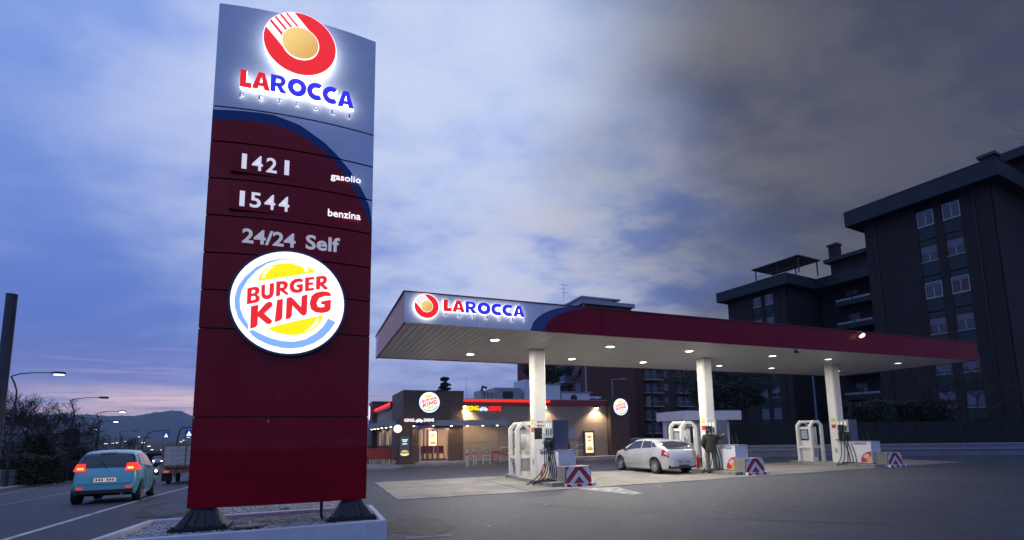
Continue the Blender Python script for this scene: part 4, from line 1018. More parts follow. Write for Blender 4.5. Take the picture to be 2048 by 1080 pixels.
# drive sign letters on the wall
def car_icon(parent, cx, z, w_, y, m):
    h = w_*.42; pts = [(-.5,.12),(-.5,.45),(-.36,.55),(-.22,.95),(.0,1.02),(.2,.95),(.36,.6),(.5,.48),(.5,.12)]
    MB().prism_y([(cx+p[0]*w_, z+p[1]*h) for p in pts], y-.02, y).build('car_icon', m, parent)
    for s_ in (-.27,.27): MB().disc_y(cx+s_*w_, z+.12*h, .11*w_, y-.026, y-.001, 14).build('icon_wheel', m, parent)
    MB().prism_y([(cx-.2*w_, z+.58*h),(cx-.13*w_, z+.86*h),(cx+.14*w_, z+.86*h),(cx+.24*w_, z+.58*h)], y-.024, y-.021).build('icon_window', E_LBLUE, parent)
ks = thing('drive_sign', 'lit drive-in lettering in yellow and red on the long wall', 'sign', sw(0, VF+.34, 0), SYAW)
text('lettering', 'KING', ks, 6.50, 3.06, -.04, E_YEL, height=.28, width=.68, bold=.035, depth=.03)
car_icon(ks, 7.48, 3.05, .55, -.02, em('icon_pale', (.75,.85,1), .95))
text('lettering', 'DRIVE', ks, 7.83, 3.04, -.04, em('lit_pure_red', (1,.01,.01), 1.1), height=.28, width=.76, bold=.035, depth=.03)
# wall floodlamps
for i, (u, z, p) in enumerate(((6.27,3.30,420),(11.54,3.27,220),(15.33,3.25,330))):
    wl = thing('wall_lamp', 'warm wall floodlamp under the red roof band, '+['beside the dark corner tower','partly behind the first canopy column','near the right end of the wall'][i], 'wall lamp', sw(u, VF+.30, z), SYAW, 'warm floodlamps along the restaurant wall')
    MB().box(-.13,.13,-.24,.0,.0,.06).build('housing', M_DARK, wl); mb = MB(); mb.lathe([(.0001,-.09),(.07,-.075),(.11,-.03),(.11,.0)], 16, c=(0,-.12,0)); mb.build('bulb', E_WARM, wl)
    light('SPOT', (0,-.34,-.10), p, (1,.72,.40), .08, wl, target=(0,.10,-1.3), spot=2.2)
# lightboxes on the wall
for (u, z0, z1, w_, lab) in ((14.42,.30,1.66,.62,'narrow lit menu lightbox in a dark wooden frame near the right end of the wall'),(11.25,.42,1.36,.46,'small lit menu lightbox seen between the first column and its pump')):
    lb = thing('lightbox', lab, 'lightbox', sw(0, VF+.34, 0), SYAW)
    MB().box(u-.09, u+w_+.09, -.10, .0, z0-.22 if w_ > .5 else z0-.08, z1+.09).build('frame', M_WOOD, lb); burger_poster(lb, u+.03, z0+.03, w_-.06, z1-z0-.06, -.103, False)
# notice panel on wall
nb_ = tag(MB().box(12.9,13.7,VF+.33,VF+.352,1.25,2.0).build('notice_board', mat('grey_blue_board', (.14,.17,.25), .5)), 'plain grey blue board fixed on the restaurant wall', 'board'); nb_.location = SO; nb_.rotation_euler = (0,0,SYAW)
nb2 = tag(MB().box(9.55,10.2,VF+.33,VF+.352,1.0,1.85).build('notice_board', mat('grey_blue_board', (.14,.17,.25), .5)), 'grey blue board on the wall left of the first guard frame', 'board'); nb2.location = SO; nb2.rotation_euler = (0,0,SYAW)
# roof plant
ru = thing('rooftop_unit', 'white boxy ventilation unit on the restaurant roof right of the column', 'ventilation unit', SO, SYAW)
MB().box(11.35, 12.35, VF+3, VF+5, 3.7, 5.35).build('casing', M_WHITEC, ru); MB().box(12.4, 14.1, VF+3, VF+5, 3.7, 5.02).build('casing', M_WHITEC, ru); MB().box(12.38,14.2,VF+2.95,VF+5.1,5.03,5.08).build('lid', M_GREY, ru)
r2 = thing('rooftop_unit', 'low white fan unit with round black fan on the roof', 'ventilation unit', SO, SYAW)
MB().box(14.4, 16.7, VF+3.4, VF+5, 3.7, 4.55).build('casing', M_WHITEC, r2); MB().box(14.2,17.0,VF+3.3,VF+5.1,4.56,4.61).build('lid', M_GREY, r2); MB().disc_y(15.4, 4.12, .27, VF+3.37, VF+3.4, 20).build('fan', M_DARK, r2)
r3 = thing('rooftop_unit', 'row of grey louvred condensers on the roof left of the column', 'ventilation unit', SO, SYAW)
MB().box(9.2, 11.1, VF+3, VF+5, 3.7, 4.75).build('casing', M_GREY, r3); MB().box(9.75,10.5,VF+2.98,VF+3,3.85,4.5).build('louvre', M_DARK, r3)
for i in range(4): MB().box(8.2+i*.26,8.4+i*.26,VF+3,VF+4.6,3.7,4.55-.05*i).build('condenser', M_GREY, r3)
mb = MB(); mb.tube([(8.25,VF+3,4.5),(8.3,VF+3,4.8),(8.6,VF+3,4.7)], .09, 8); mb.build('duct', M_DARK, r3)
r4 = thing('rooftop_unit', 'small white box unit at the right end of the roof', 'ventilation unit', SO, SYAW)
MB().box(15.9+1.6, 15.9+3.0, VF+5.4, VF+6.4, 3.7, 4.45).build('casing', M_WHITEC, r4); MB().box(17.9,18.4,VF+5.38,VF+5.4,3.9,4.3).build('louvre', M_DARK, r4)
# pavement in front of the restaurant
pv = struct(MB().prism([(-6,VF+16),(-5.2,VF+.2),(.3,VF-3.35),(1.6,VF-3.3),(2.6,VF-2.1),(4.6,VF-1.75),(6.3,VF-.55),(16.5,VF-.9),(18.4,VF-.9),(18.4,VF+3),(16.3,VF+3),(16.3,VF+.5),(6.3,VF+.5),(6.3,VF+16)], -.3, FL).build('pavement', M_PAVE)); pv.location = SO; pv.rotation_euler = (0,0,SYAW)
# drive sign totem
dp = thing('drive_totem', 'dark brown drive-in totem with white lettering board and burger poster', 'sign', sw(2.05, VF-1.75, FL), SYAW)
MB().box(0, .78, 0, .35, 0, 2.42).build('body', mat('totem_brown', (.075,.035,.03), .5, var=.2), dp)
MB().box(-.08,.92,-.06,.42,0,.06).build('base_plate', M_DARK, dp)
MB().box(0.02, 2.0, -.045, .30, 2.12+.02, 2.44+.06).build('board', mat('board_dark_red', (.09,.012,.018), .4), dp)
MB().box(.87,.93,.08,.14,.3,1.6).build('handrail', M_WOOD, dp)
text('lettering', 'KING', dp, .32, 2.22, -.055, E_TXT, height=.17, width=.52, bold=.04)
car_icon(dp, 1.10, 2.20, .42, -.05, E_TXT)
text('lettering', 'DRIVE', dp, 1.35, 2.22, -.055, E_TXT, height=.17, width=.56, bold=.04)
MB().box(.05,.66,-.035,0,.36,1.50).build('poster_frame', M_DARK, dp)
burger_poster(dp, .10, .40, .50, 1.06, -.037, True)
mb = MB(); mb.disc_y(-.02, 1.86, .21, -.05, .05, 26); mb.build('globe_sign', E_WHITE, dp)
mb = MB(); mb.box(.95,1.06,-.02,.0,1.88,2.0); mb.build('blue_tag', mat('tag_blue', (.08,.12,.3), .5, emit=(.1,.15,.4), es=.4), dp); MB().box(1.1,1.95,-.02,.0,1.90,1.99).build('purple_tag', mat('tag_purple', (.10,.02,.09), .5, emit=(.2,.03,.15), es=.15), dp)
# terrace screens with plants
for k, (u, v, w_) in enumerate(((-1.15, VF-.6, 1.45), (.65, VF-.35, 1.3))):
    ts = thing('terrace_screen', ['red slatted terrace planter nearer the totem edge','red slatted terrace planter beside the brown drive totem'][k], 'planter', sw(u, v, FL), SYAW-.1)
    rp = mat('screen_red', (.36,.045,.03), .5, var=.15)
    for i in range(8): MB().box(i*w_/8+.008, (i+1)*w_/8-.008, 0, .03, .22, .84).build('slat', rp, ts)
    MB().box(0, w_, .04, .38, .22, .80).build('trough', rp, ts)
    for x in (.06, w_/2, w_-.06): MB().box(x-.025,x+.025,.05,.10,0,.22).build('leg', M_DARK, ts)
    mb = MB()
    for i in range(260):
        c = Vector((random.uniform(0,w_), random.uniform(.05,.36), random.uniform(.8,.95))); a = random.uniform(0,6.28); l = .05
        mb.add([c, c+Vector((l*math.cos(a), l*math.sin(a), .02)), c+Vector((0,0,l*1.4))], [(0,1,2)])
    stuff(mb.build('foliage', M_LEAF2, ts))
for k in range(7):
    c = thing('terrace_chair' , 'dark terrace chair behind the red screens, '+['first','second','third','fourth','fifth','sixth','seventh'][k]+' from the left', 'chair', sw(-1.7+k*.55, VF+.35+.3*(k % 2), FL), SYAW+k*.7, 'dark chairs on the restaurant terrace') if k == 0 else None
    if k == 0:
        tch = c; MB().box(-.2,.2,-.2,.2,.42,.45).build('seat', M_DARK, c); MB().box(-.2,.2,.17,.2,.45,.82).build('backrest', M_DARK, c)
        for a in (-.17,.17):
            for b in (-.17,.17): MB().box(a-.015,a+.015,b-.015,b+.015,0,.42).build('leg', M_DARK, c)
    else: recopy(tch, sw(-1.7+k*.55, VF+.35+.3*(k % 2), FL), SYAW+k*.7, 'dark terrace chair behind the red screens, '+['first','second','third','fourth','fifth','sixth','seventh'][k]+' from the left')
# hoop barriers
M_HOOP = mat('hoop_paint', (.42,.45,.55), .45, var=.12, scale=8); M_HRED = mat('hoop_red', (.33,.02,.03), .5)
hp = [(-2.36,26.07,.42,1.45),(-2.06,27.25,.45,1.35),(-1.48,28.01,.60,.95),(-.40,29.72,.75,.42),(4.44,33.12,.66,.42),(5.38,33.52,.66,.42),(6.55,34.6,.62,.42),(7.66,35.6,.6,.42)]
on_ = ['narrow turned hoop barrier nearest the totem','second narrow hoop barrier from the totem','third hoop barrier, in front of the red rail','wide hoop barrier just left of the first guard frame','hoop barrier just right of the first pump','hoop barrier in front of the wall lightbox','hoop barrier left of the silver car','hoop barrier beside the dark parked car']
for k, (x, y, w_, rz) in enumerate(hp):
    h = thing('hoop_barrier', on_[k], 'barrier', (x, y, 0), rz, 'tubular hoop barriers along the restaurant lane'); r = .1; H = .86
    P = [(-w_/2,0,0),(-w_/2,0,H-r)]+[(-w_/2+r-r*math.cos(a), 0, H-r+r*math.sin(a)) for a in (.4,.8,1.2,1.57)]+[(w_/2-r+r*math.sin(a), 0, H-r+r*math.cos(a)) for a in (0,.4,.8,1.2,1.57)]+[(w_/2,0,0)]
    MB().tube(P, .03, 8).build('hoop', M_HOOP, h); MB().tube([(-w_/2,0,.46),(w_/2,0,.46)], .024, 8).build('crossbar', M_HOOP, h)
    for s_ in (-1, 1): MB().tube([(s_*w_/2,0,.57),(s_*w_/2,0,.68)], .033, 8).build('red_band', M_HRED, h)
rr_ = thing('guard_rail', 'red and white rail running behind the hoop barriers', 'rail', (-1.1, 29.2, 0), .40)
MB().tube([(-.1,0,.62),(2.2,0,.62)], .035, 8).build('rail', M_HRED, rr_); MB().tube([(-.1,0,.62),(.9,0,.40)], .03, 8).build('rail', M_HRED, rr_)
for x in (-.1, 1.05, 2.2): MB().tube([(x,0,0),(x,0,.68)], .035, 8).build('post', M_HRED if x < 0 else M_GREY, rr_)
# ================================================================ KIOSK
kk = thing('kiosk', 'small white station kiosk with flat overhanging roof', 'kiosk', (10.26, 30.0, 0), .26)
MB().prism([(0,0),(3.95,0),(3.95,3),(-.3,3),(-.3,2.1)] if False else [(0,0),(3.95,0),(3.95,3.2),(0,3.2)], 2.28, 2.84).build('roof_slab', M_WHITEC, kk)
MB().box(.25,3.6,.75,2.9,-.05,2.28).build('wall', M_WHITEC, kk)
for k, (a, b, z0, z1) in enumerate(((.45,1.2,.9,1.9),(2.35,2.75,.9,2.0),(2.85,3.35,.95,2.0))):
    f = MB().box(a,b,.70,.75,z0,z1).build('window', M_STEEL, kk); MB().box(a+.05,b-.05,.69,.70,z0+.05,z1-.05).build('pane', M_GLASS, f)
f = MB().box(1.45,2.2,.70,.75,-.02,2.0).build('door', M_STEEL, kk); MB().box(1.52,2.13,.69,.70,.1,1.93).build('pane', M_GLASS, f)
f = MB().box(.20,.25,1.1,2.3,.5,2.0).build('window', M_STEEL, kk); MB().box(.19,.20,1.15,2.25,.55,1.95).build('pane', M_GLASS, f)

# ================================================================ VEHICLES
def interp(x, T):
    if x <= T[0][0]: return T[0][1]
    for (a, b), (c, d) in zip(T, T[1:]):
        if x <= c:
            t = (x-a)/(c-a); t = t*t*(3-2*t)*.5+t*.5
            return b+(d-b)*t
    return T[-1][1]
class Car:
    """hatchback body as one lofted shell; x forward, y left, z up"""
    def __init__(s, L, W, WB, fx, r, top, belt, plan, low, inset=.34, mid=.56):
        s.L, s.W, s.WB, s.fx, s.r, s.top, s.belt, s.plan, s.low, s.inset, s.mid = L, W, WB, fx, r, top, belt, plan, low, inset, mid
        s.rx = fx-WB
    def arch(s, x):
        z = 0
        for c in (s.fx, s.rx):
            R = s.r*1.17; d = abs(x-c)
            if d < R: z = max(z, s.r+math.sqrt(R*R-d*d))
        return z
    def sec(s, x):
        w = s.W/2*interp(x, s.plan); zt = interp(x, s.top); zb = min(interp(x, s.belt), zt-.035)
        zl = interp(x, s.low); za = s.arch(x); z0 = max(zl, za)
        wr = w*.93-s.inset*max(0, zt-zb)
        zm = s.mid
        p = [(w*.90, z0), (w*.965, max(z0+.02, min(zl+.14, zb-.12))), (w*1.0, max(z0+.04, min(zm-.04, zb-.09))), (w*.995, max(z0+.06, min(zm+.10, zb-.05))), (w*.955, max(zb, z0+.07)),
             (wr+.015, zb+(zt-zb)*.80), (wr*.90, zb+(zt-zb)*.95), (wr*.5, zt-.008), (0, zt)]
        return [(y, max(z, z0)) for y, z in p]
    def pt(s, x, q, off=0., side=1):
        S_ = s.sec(x); i = min(int(q), 7); f = q-i; y = S_[i][0]*(1-f)+S_[i+1][0]*f; z = S_[i][1]*(1-f)+S_[i+1][1]*f
        if off:
            dy, dz = S_[i+1][0]-S_[i][0], S_[i+1][1]-S_[i][1]; l = math.hypot(dy, dz) or 1
            n = Vector((0, dz/l, -dy/l)); e = .02
            x2 = x+e if x < 0 else x-e; S2 = s.sec(x2); z2 = S2[i][1]*(1-f)+S2[i+1][1]*f; y2 = S2[i][0]*(1-f)+S2[i+1][0]*f
            tx = Vector((x2-x, y2-y, z2-z)); n2 = tx.cross(Vector((0, dy, dz)))
            if n2.length > 1e-9:
                n2.normalize()
                if n2.y*dz/l - n2.z*dy/l < 0: n2 = -n2
                n = n2
            x += n.x*off; y += n.y*off; z += n.z*off
        return (x, y*side, z)
    def shell(s):
        xs = [-s.L/2+s.L*i/110 for i in range(111)]
        for c in (s.fx, s.rx):
            for k in (-1.17, -1.165, 1.165, 1.17): xs.append(c+k*s.r)
        xs += [-s.L/2+.01, -s.L/2+.02, s.L/2-.01, s.L/2-.02]; xs = sorted(set(round(x, 4) for x in xs))
        mb = MB(); n = 9; vs = []
        for x in xs:
            S_ = s.sec(x); row = [(x, y, z) for y, z in S_]+[(x, -y, z) for y, z in S_[-2::-1]]
            vs += row
        m = 17; fs = [(i*m+j, i*m+j+1, (i+1)*m+j+1, (i+1)*m+j) for i in range(len(xs)-1) for j in range(m-1)]
        mb.add(vs, fs, 0, True); k = (len(xs)-1)*m
        mb.add(vs, [tuple(range(m)), tuple(range(k, k+m))[::-1]], 0)
        # underside and wheel wells
        mb.add(vs, [(i*m, (i+1)*m, (i+1)*m+m-1, i*m+m-1) for i in range(len(xs)-1)], 1)
        return mb
    def patch(s, x0b, x1b, x0t, x1t, q0, q1, off=.008, nx=8, nq=5, sides=(1,-1)):
        mb = MB()
        for sd in sides:
            vs = []
            for j in range(nq+1):
                f = j/nq; q = q0+(q1-q0)*f
                for i in range(nx+1):
                    g_ = i/nx; x = (x0b+(x0t-x0b)*f)*(1-g_)+(x1b+(x1t-x1b)*f)*g_; vs.append(s.pt(x, q, off, sd))
            fs = [(j*(nx+1)+i, j*(nx+1)+i+1, (j+1)*(nx+1)+i+1, (j+1)*(nx+1)+i) for j in range(nq) for i in range(nx)]
            if sd > 0: fs = [f[::-1] for f in fs]
            mb.add(vs, fs, 0, True)
        return mb
    def cross(s, x0, x1, q, off=.008, nx=8, x0e=None, x1e=None):
        """screen spanning the car across the roof centre from section index q each side"""
        x0e = x0 if x0e is None else x0e; x1e = x1 if x1e is None else x1e
        mb = MB(); ys = [(q+(8-q)*k/6, 1) for k in range(7)]+[(8-(8-q)*k/6, -1) for k in range(1, 7)]; vs = []
        for qq, sd in ys:
            e = ((8-qq)/(8-q))**3
            for i in range(nx+1):
                g_ = i/nx; a, b = x0+(x0e-x0)*e, x1+(x1e-x1)*e; vs.append(s.pt(a*(1-g_)+b*g_, qq, off, sd))
        fs = [(j*(nx+1)+i, (j+1)*(nx+1)+i, (j+1)*(nx+1)+i+1, j*(nx+1)+i+1) for j in range(len(ys)-1) for i in range(nx)]
        mb.add(vs, fs, 0, True); return mb
M_RIM = mat('alloy_rim', (.52,.53,.55), .3, metal=.8)
def wheel(parent, x, y, r, side, spokes=10):
    mb = MB(); w_ = .10; R = r
    mb.lathe([(R*.66,-w_),(R*.93,-w_),(R,-w_*.7),(R,w_*.7),(R*.93,w_),(R*.66,w_)], 28, 'y', (x, y, R)); tw = mb.build('wheel', M_RUB, parent)
    yo = y+side*w_*.80; mb = MB()
    for k in range(spokes):
        a = 2*math.pi*k/spokes; c, s_ = math.cos(a), math.sin(a)
        def P(rr, ww, d): return (x+rr*c-ww*s_, yo-side*d, R+rr*s_+ww*c)
        h = .22*R/spokes*5; mb.add([P(.05,-h*.8,.0),P(.05,h*.8,.0),P(R*.64,h*.55,.0),P(R*.64,-h*.55,.0),P(.05,-h*.8,.03),P(.05,h*.8,.03),P(R*.64,h*.55,.03),P(R*.64,-h*.55,.03)], [(0,1,2,3),(0,4,5,1),(1,5,6,2),(3,2,6,7),(0,3,7,4),(7,6,5,4)])
    mb.lathe([(R*.60,side*w_*.86),(R*.60,side*w_*1.0),(R*.68,side*w_*1.0),(R*.68,side*w_*.8)], 28, 'y', (x, y, R)); mb.lathe([(.001,side*w_*.9),(.05,side*w_*.9),(.055,side*w_*.6)], 12, 'y', (x, y, R))
    mb.build('rim', M_RIM, tw)
    mb = MB(); mb.lathe([(.001,side*w_*.3),(R*.62,side*w_*.3)], 20, 'y', (x, y, R)); mb.build('brake_shadow', M_DARK, tw)
def paint(name, c, rough=.28, metal=.5):
    return mat(name, c, rough, metal=metal, coat=.7)
def lamp_glass(name, c, e=0, s=0): return mat(name, c, .15, emit=c if e else None, es=s, coat=.5)
# ---- silver hatchback at the pump
M_SP = paint('silver_paint', (.56,.56,.575), .28, .5)
c1 = Car(4.30, 1.76, 2.60, 1.32, .325,
    top=[(-2.15,.50),(-2.13,.80),(-2.10,.95),(-2.04,1.05),(-1.82,1.20),(-1.50,1.345),(-1.15,1.425),(-.75,1.475),(-.2,1.50),(.25,1.46),(.55,1.35),(1.15,1.04),(1.35,.97),(1.75,.88),(2.0,.76),(2.12,.60),(2.15,.45)],
    belt=[(-2.15,.45),(-2.0,.97),(-1.7,1.08),(-1.3,1.075),(-.9,1.03),(0,.97),(1.1,.91),(1.6,.84),(2.15,.4)],
    plan=[(-2.15,.62),(-2.10,.78),(-1.98,.87),(-1.7,.94),(-1.4,.985),(-1.0,1.),(1.0,1.),(1.6,.95),(1.95,.82),(2.08,.70),(2.15,.55)],
    low=[(-2.15,.34),(-1.9,.24),(-1.2,.19),(1.2,.19),(1.9,.22),(2.15,.28)], inset=.36)
def build_car(root, c, pm, plate=None, tail_lit=False, lit_head=False, spokes=10, tl=None, rearwin=None):
    b = c.shell().build('body', [pm, M_DARK], root)
    return b
car = thing('hatchback_car', 'silver five door hatchback parked at the middle pump', 'car', sw(10.95, 4.45), SYAW+math.pi/2)
build_car(car, c1, M_SP); car.scale = (.9,.9,.9)
for sd_ in (1,-1): c1.patch(-1.42,-1.10,-1.16,-1.02,4.25,4.90,.006,4,4,sides=(sd_,)).build('quarter_window', M_GLASS, car)
for sd_ in (1,-1): c1.patch(-1.06,-.36,-.97,-.36,4.2,5.05,.006,sides=(sd_,)).build('door_window', M_GLASS, car)
for sd_ in (1,-1): c1.patch(-.28,.98,-.28,.42,4.2,5.05,.006,sides=(sd_,)).build('door_window', M_GLASS, car)
c1.cross(-2.035,-1.44,4.9,.008,8,-1.98,-1.60).build('rear_window', M_GLASS, car)
c1.cross(.42,1.16,5.2,.008).build('windscreen', M_GLASS, car)
M_TL = mat('tail_lamp_red', (.30,.012,.018), .15, coat=.6); M_TLW = mat('tail_lamp_clear', (.6,.5,.5), .12, coat=.6)
for sd_ in (1,-1):
    t_ = c1.patch(-2.07,-1.72,-2.04,-1.76,3.30,4.0,.014,6,4,sides=(sd_,)).build('tail_lamp', M_TL, car); c1.patch(-2.03,-1.88,-2.0,-1.88,3.55,3.8,.020,4,3,sides=(sd_,)).build('lens', M_TLW, t_)
for sd_ in (1,-1): c1.patch(1.75,2.08,1.55,1.98,3.3,4.1,.012,6,4,sides=(sd_,)).build('headlamp', mat('headlamp_glass', (.55,.56,.6), .08, coat=.6), car)
for sd in (1,-1):
    for x in (-.35, -.9 if False else -1.32):
        pass
for sd in (1, -1):
    for x in (-1.10, -.10):
        p = c1.pt(x, 3.45, .012, sd); MB().tube([(x-.09,p[1],p[2]),(x-.06,p[1]+sd*.02,p[2]),(x+.06,p[1]+sd*.02,p[2]),(x+.09,p[1],p[2])], .013, 6).build('door_handle', M_RIM, car)
    p = c1.pt(.78, 4.15, .0, sd); mb = MB(); mb.tube([(p[0],p[1],p[2]),(p[0]+.02,p[1]+sd*.12,p[2]+.05)], .03, 6); mb.tube([(p[0]-.06,p[1]+sd*.14,p[2]+.06),(p[0]+.05,p[1]+sd*.14,p[2]+.06)], [.075,.05], 8); mb.build('wing_mirror', M_DARK, car)
def seam(c, pts, parent, r=.0045):
    for sd in (1, -1):
        P = []
        for (a, b) in zip(pts, pts[1:]):
            for k in range(6): t = k/6; P.append(c.pt(a[0]+(b[0]-a[0])*t, a[1]+(b[1]-a[1])*t, .002, sd))
        P.append(c.pt(*pts[-1], .002, sd)); mb = MB(); mb.tube(P, r, 4); mb.build('door_seam', M_DARK, parent)
seam(c1, [(-.32,4.1),(-.32,1.2),(.95,1.2),(1.0,3.0),(.95,4.1)], car); seam(c1, [(-.32,1.2),(-.75,1.3),(-1.12,3.0),(-1.22,4.1)], car)
seam(c1, [(-2.10,3.0),(-1.66,3.1),(-1.66,3.0)], car, .003)
MB().tube([(-1.98,.0,1.0),(-1.90,-.08,1.10),(-1.84,-.22,1.14)], .009, 5).build('rear_wiper', M_DARK, car)
MB().tube([(-2.165,-.60,.66),(-2.172,-.3,.65),(-2.172,.3,.65),(-2.165,.60,.66)], .006, 4).build('tailgate_seam', M_DARK, car)
# rear bumper, plate, badge, spoiler, aerial
mb = MB(); pts = []
for k in range(13):
    t = -1+2*k/12; pts.append((-2.145+.10*abs(t)**2.4, t*.72))
vs = [(p[0]-.012, p[1], .27) for p in pts]+[(p[0]-.016, p[1], .40-.02*abs(p[1])) for p in pts]
mb.add(vs, [(i, 13+i, 14+i, i+1) for i in range(12)], 0, True); mb.build('bumper_insert', M_DARK, car)
MB().box(-2.178,-2.165,-.26,.26,.47,.58).build('number_plate', mat('plate_white', (.55,.58,.66), .5, emit=(.5,.6,.8), es=.05), car)
for i in range(7): MB().box(-2.182,-2.1785,.20-i*.065-.018,.20-i*.065+.018,.495,.56).build('plate_mark', M_DARK, car) if i not in (3,) else None
for s_ in (-1,1): MB().box(-2.180,-2.166,s_*.245-.014,s_*.245+.014,.47,.58).build('plate_band', mat('plate_blue', (.01,.04,.3), .5), car)
MB().box(-2.20,-2.155,-.36,.36,.585,.63).build('plate_recess', M_SP, car)
mb = MB(); mb.lathe([(.001,-.006),(.05,-.004),(.055,.0)], 16, 'z'); bo = mb.build('badge', mat('badge_dark', (.1,.03,.04), .2, metal=.5), car, (-2.075,0,.90)); bo.rotation_euler = (0,-1.25,0)
mb = c1.cross(-1.42,-1.24,5.4,.022,3); mb.build('roof_spoiler', M_SP, car)
MB().box(-1.46,-1.43,-.16,.16,1.368,1.384).build('brake_light', M_TL, car)
MB().tube([(-1.0,0,1.45),(-1.17,0,1.62)], .006, 5).build('aerial', M_DARK, car)
for x in (c1.fx, c1.rx):
    for s_ in (1, -1): wheel(car, x, s_*.775, .32, s_, 12)
# ---- turquoise city car on the road
M_TQ = paint('turquoise_paint', (.14,.50,.56), .28, .25)
c2 = Car(3.55, 1.60, 2.33, 1.10, .285,
    top=[(-1.775,.55),(-1.76,.80),(-1.72,.98),(-1.60,1.25),(-1.48,1.42),(-1.3,1.49),(-.7,1.54),(-.1,1.53),(.3,1.45),(.95,1.08),(1.1,1.0),(1.5,.88),(1.7,.72),(1.775,.5)],
    belt=[(-1.775,.5),(-1.70,.95),(-1.3,1.00),(0,.95),(.9,.92),(1.4,.82),(1.775,.42)],
    plan=[(-1.775,.80),(-1.72,.90),(-1.55,.96),(-1.0,1.),(.8,1.),(1.4,.93),(1.65,.80),(1.775,.6)],
    low=[(-1.775,.30),(-1.5,.22),(-1,.19),(1,.19),(1.5,.21),(1.775,.26)], inset=.26, mid=.54)
hx, hy = -12.45, 16.1
tq = thing('city_car', 'turquoise small hatchback driving away with lit red tail lamps', 'car', (hx, hy, hz(hx, hy)), math.atan2(RD[1], RD[0])+.02)
tq.rotation_euler = (0, .035, math.atan2(RD[1], RD[0])+.0)
c2.shell().build('body', [M_TQ, M_DARK], tq)
for sd_ in (1,-1): c2.patch(-1.40,-.75,-1.22,-.75,4.2,5.05,.006,sides=(sd_,)).build('quarter_window', M_GLASS, tq); c2.patch(-.68,.75,-.68,.25,4.2,5.05,.006,sides=(sd_,)).build('door_window', M_GLASS, tq)
c2.cross(-1.70,-1.47,4.9,.008,6,-1.68,-1.49).build('rear_window', M_GLASS, tq); c2.cross(.30,.96,5.2,.008).build('windscreen', M_GLASS, tq)
for sd in (1, -1):
    mb = MB(); P = [(-1.735,sd*.70,.93),(-1.765,sd*.44,.93),(-1.70,sd*.47,1.13),(-1.62,sd*.655,1.14)]
    P += [(-1.50,sd*.765,.95),(-1.50,sd*.70,1.12)]
    mb.add(P, [(0,1,2,3) if sd < 0 else (3,2,1,0), (4,0,3,5) if sd < 0 else (5,3,0,4)]); mb.v = [(p[0]-.035, p[1]*1.02, p[2]) for p in mb.v]
    tl_ = mb.build('tail_lamp', E_TAIL, tq); MB().box(-1.812,-1.79,min(sd*.50,sd*.64),max(sd*.50,sd*.64),.97,1.03).build('bulb_glow', E_TAILC, tl_)
    mb = MB(); mb.box(-1.82,-1.77,min(sd*.48,sd*.62),max(sd*.48,sd*.62),.42,.48); mb.build('reflector', mat('reflector_red', (.4,.02,.02), .2, emit=(1,.05,.02), es=.6), tq)
MB().box(-1.80,-1.785,-.25,.25,.62,.73).build('number_plate', mat('plate_lit', (.6,.55,.5), .5, emit=(1,.8,.7), es=.35), tq)
MB().box(-1.80,-1.74,-.66,.66,.30,.40).build('bumper_insert', M_DARK, tq); MB().tube([(-1.78,-.4,.26),(-1.6,-.4,.28)], .03, 8).build('exhaust', M_STEEL, tq)
MB().box(-1.53,-1.50,-.2,.2,1.43,1.443).build('brake_light', M_TL, tq)
for i in range(7):
    if i != 3: MB().box(-1.804,-1.801,.19-i*.063-.018,.19-i*.063+.018,.645,.705).build('plate_mark', M_DARK, tq)
MB().tube([(-1.745,-.02,.98),(-1.70,.05,1.10),(-1.66,.16,1.20)], .009, 5).build('rear_wiper', M_DARK, tq)
MB().tube([(-1.80,-.62,.57),(-1.812,-.3,.555),(-1.812,.3,.555),(-1.80,.62,.57)], .006, 4).build('tailgate_seam', M_DARK, tq)
MB().box(-1.815,-1.795,-.30,.30,.745,.765).build('plate_trim', M_RIM, tq)
MB().tube([(-1.2,-.05,1.54),(-1.30,-.05,1.72)], .006, 5).build('aerial', M_DARK, tq)
for sd in (1,-1): MB().tube([c2.pt(-1.3+.2*i, 4.15, .012, sd) for i in range(10)], .008, 4).build('waist_trim', M_DARK, tq)
seam(c2, [(-.72,4.1),(-.72,1.2),(.75,1.2),(.8,4.1)], tq)
for sd in (1, -1):
    p = c2.pt(.66, 4.15, 0, sd); mb = MB(); mb.tube([(p[0]-.06,p[1]+sd*.10,p[2]+.06),(p[0]+.06,p[1]+sd*.10,p[2]+.06)], [.08,.06], 8); mb.build('wing_mirror', M_DARK, tq)
for x in (c2.fx, c2.rx):
    for s_ in (1, -1): wheel(tq, x, s_*.70, .285, s_, 7)
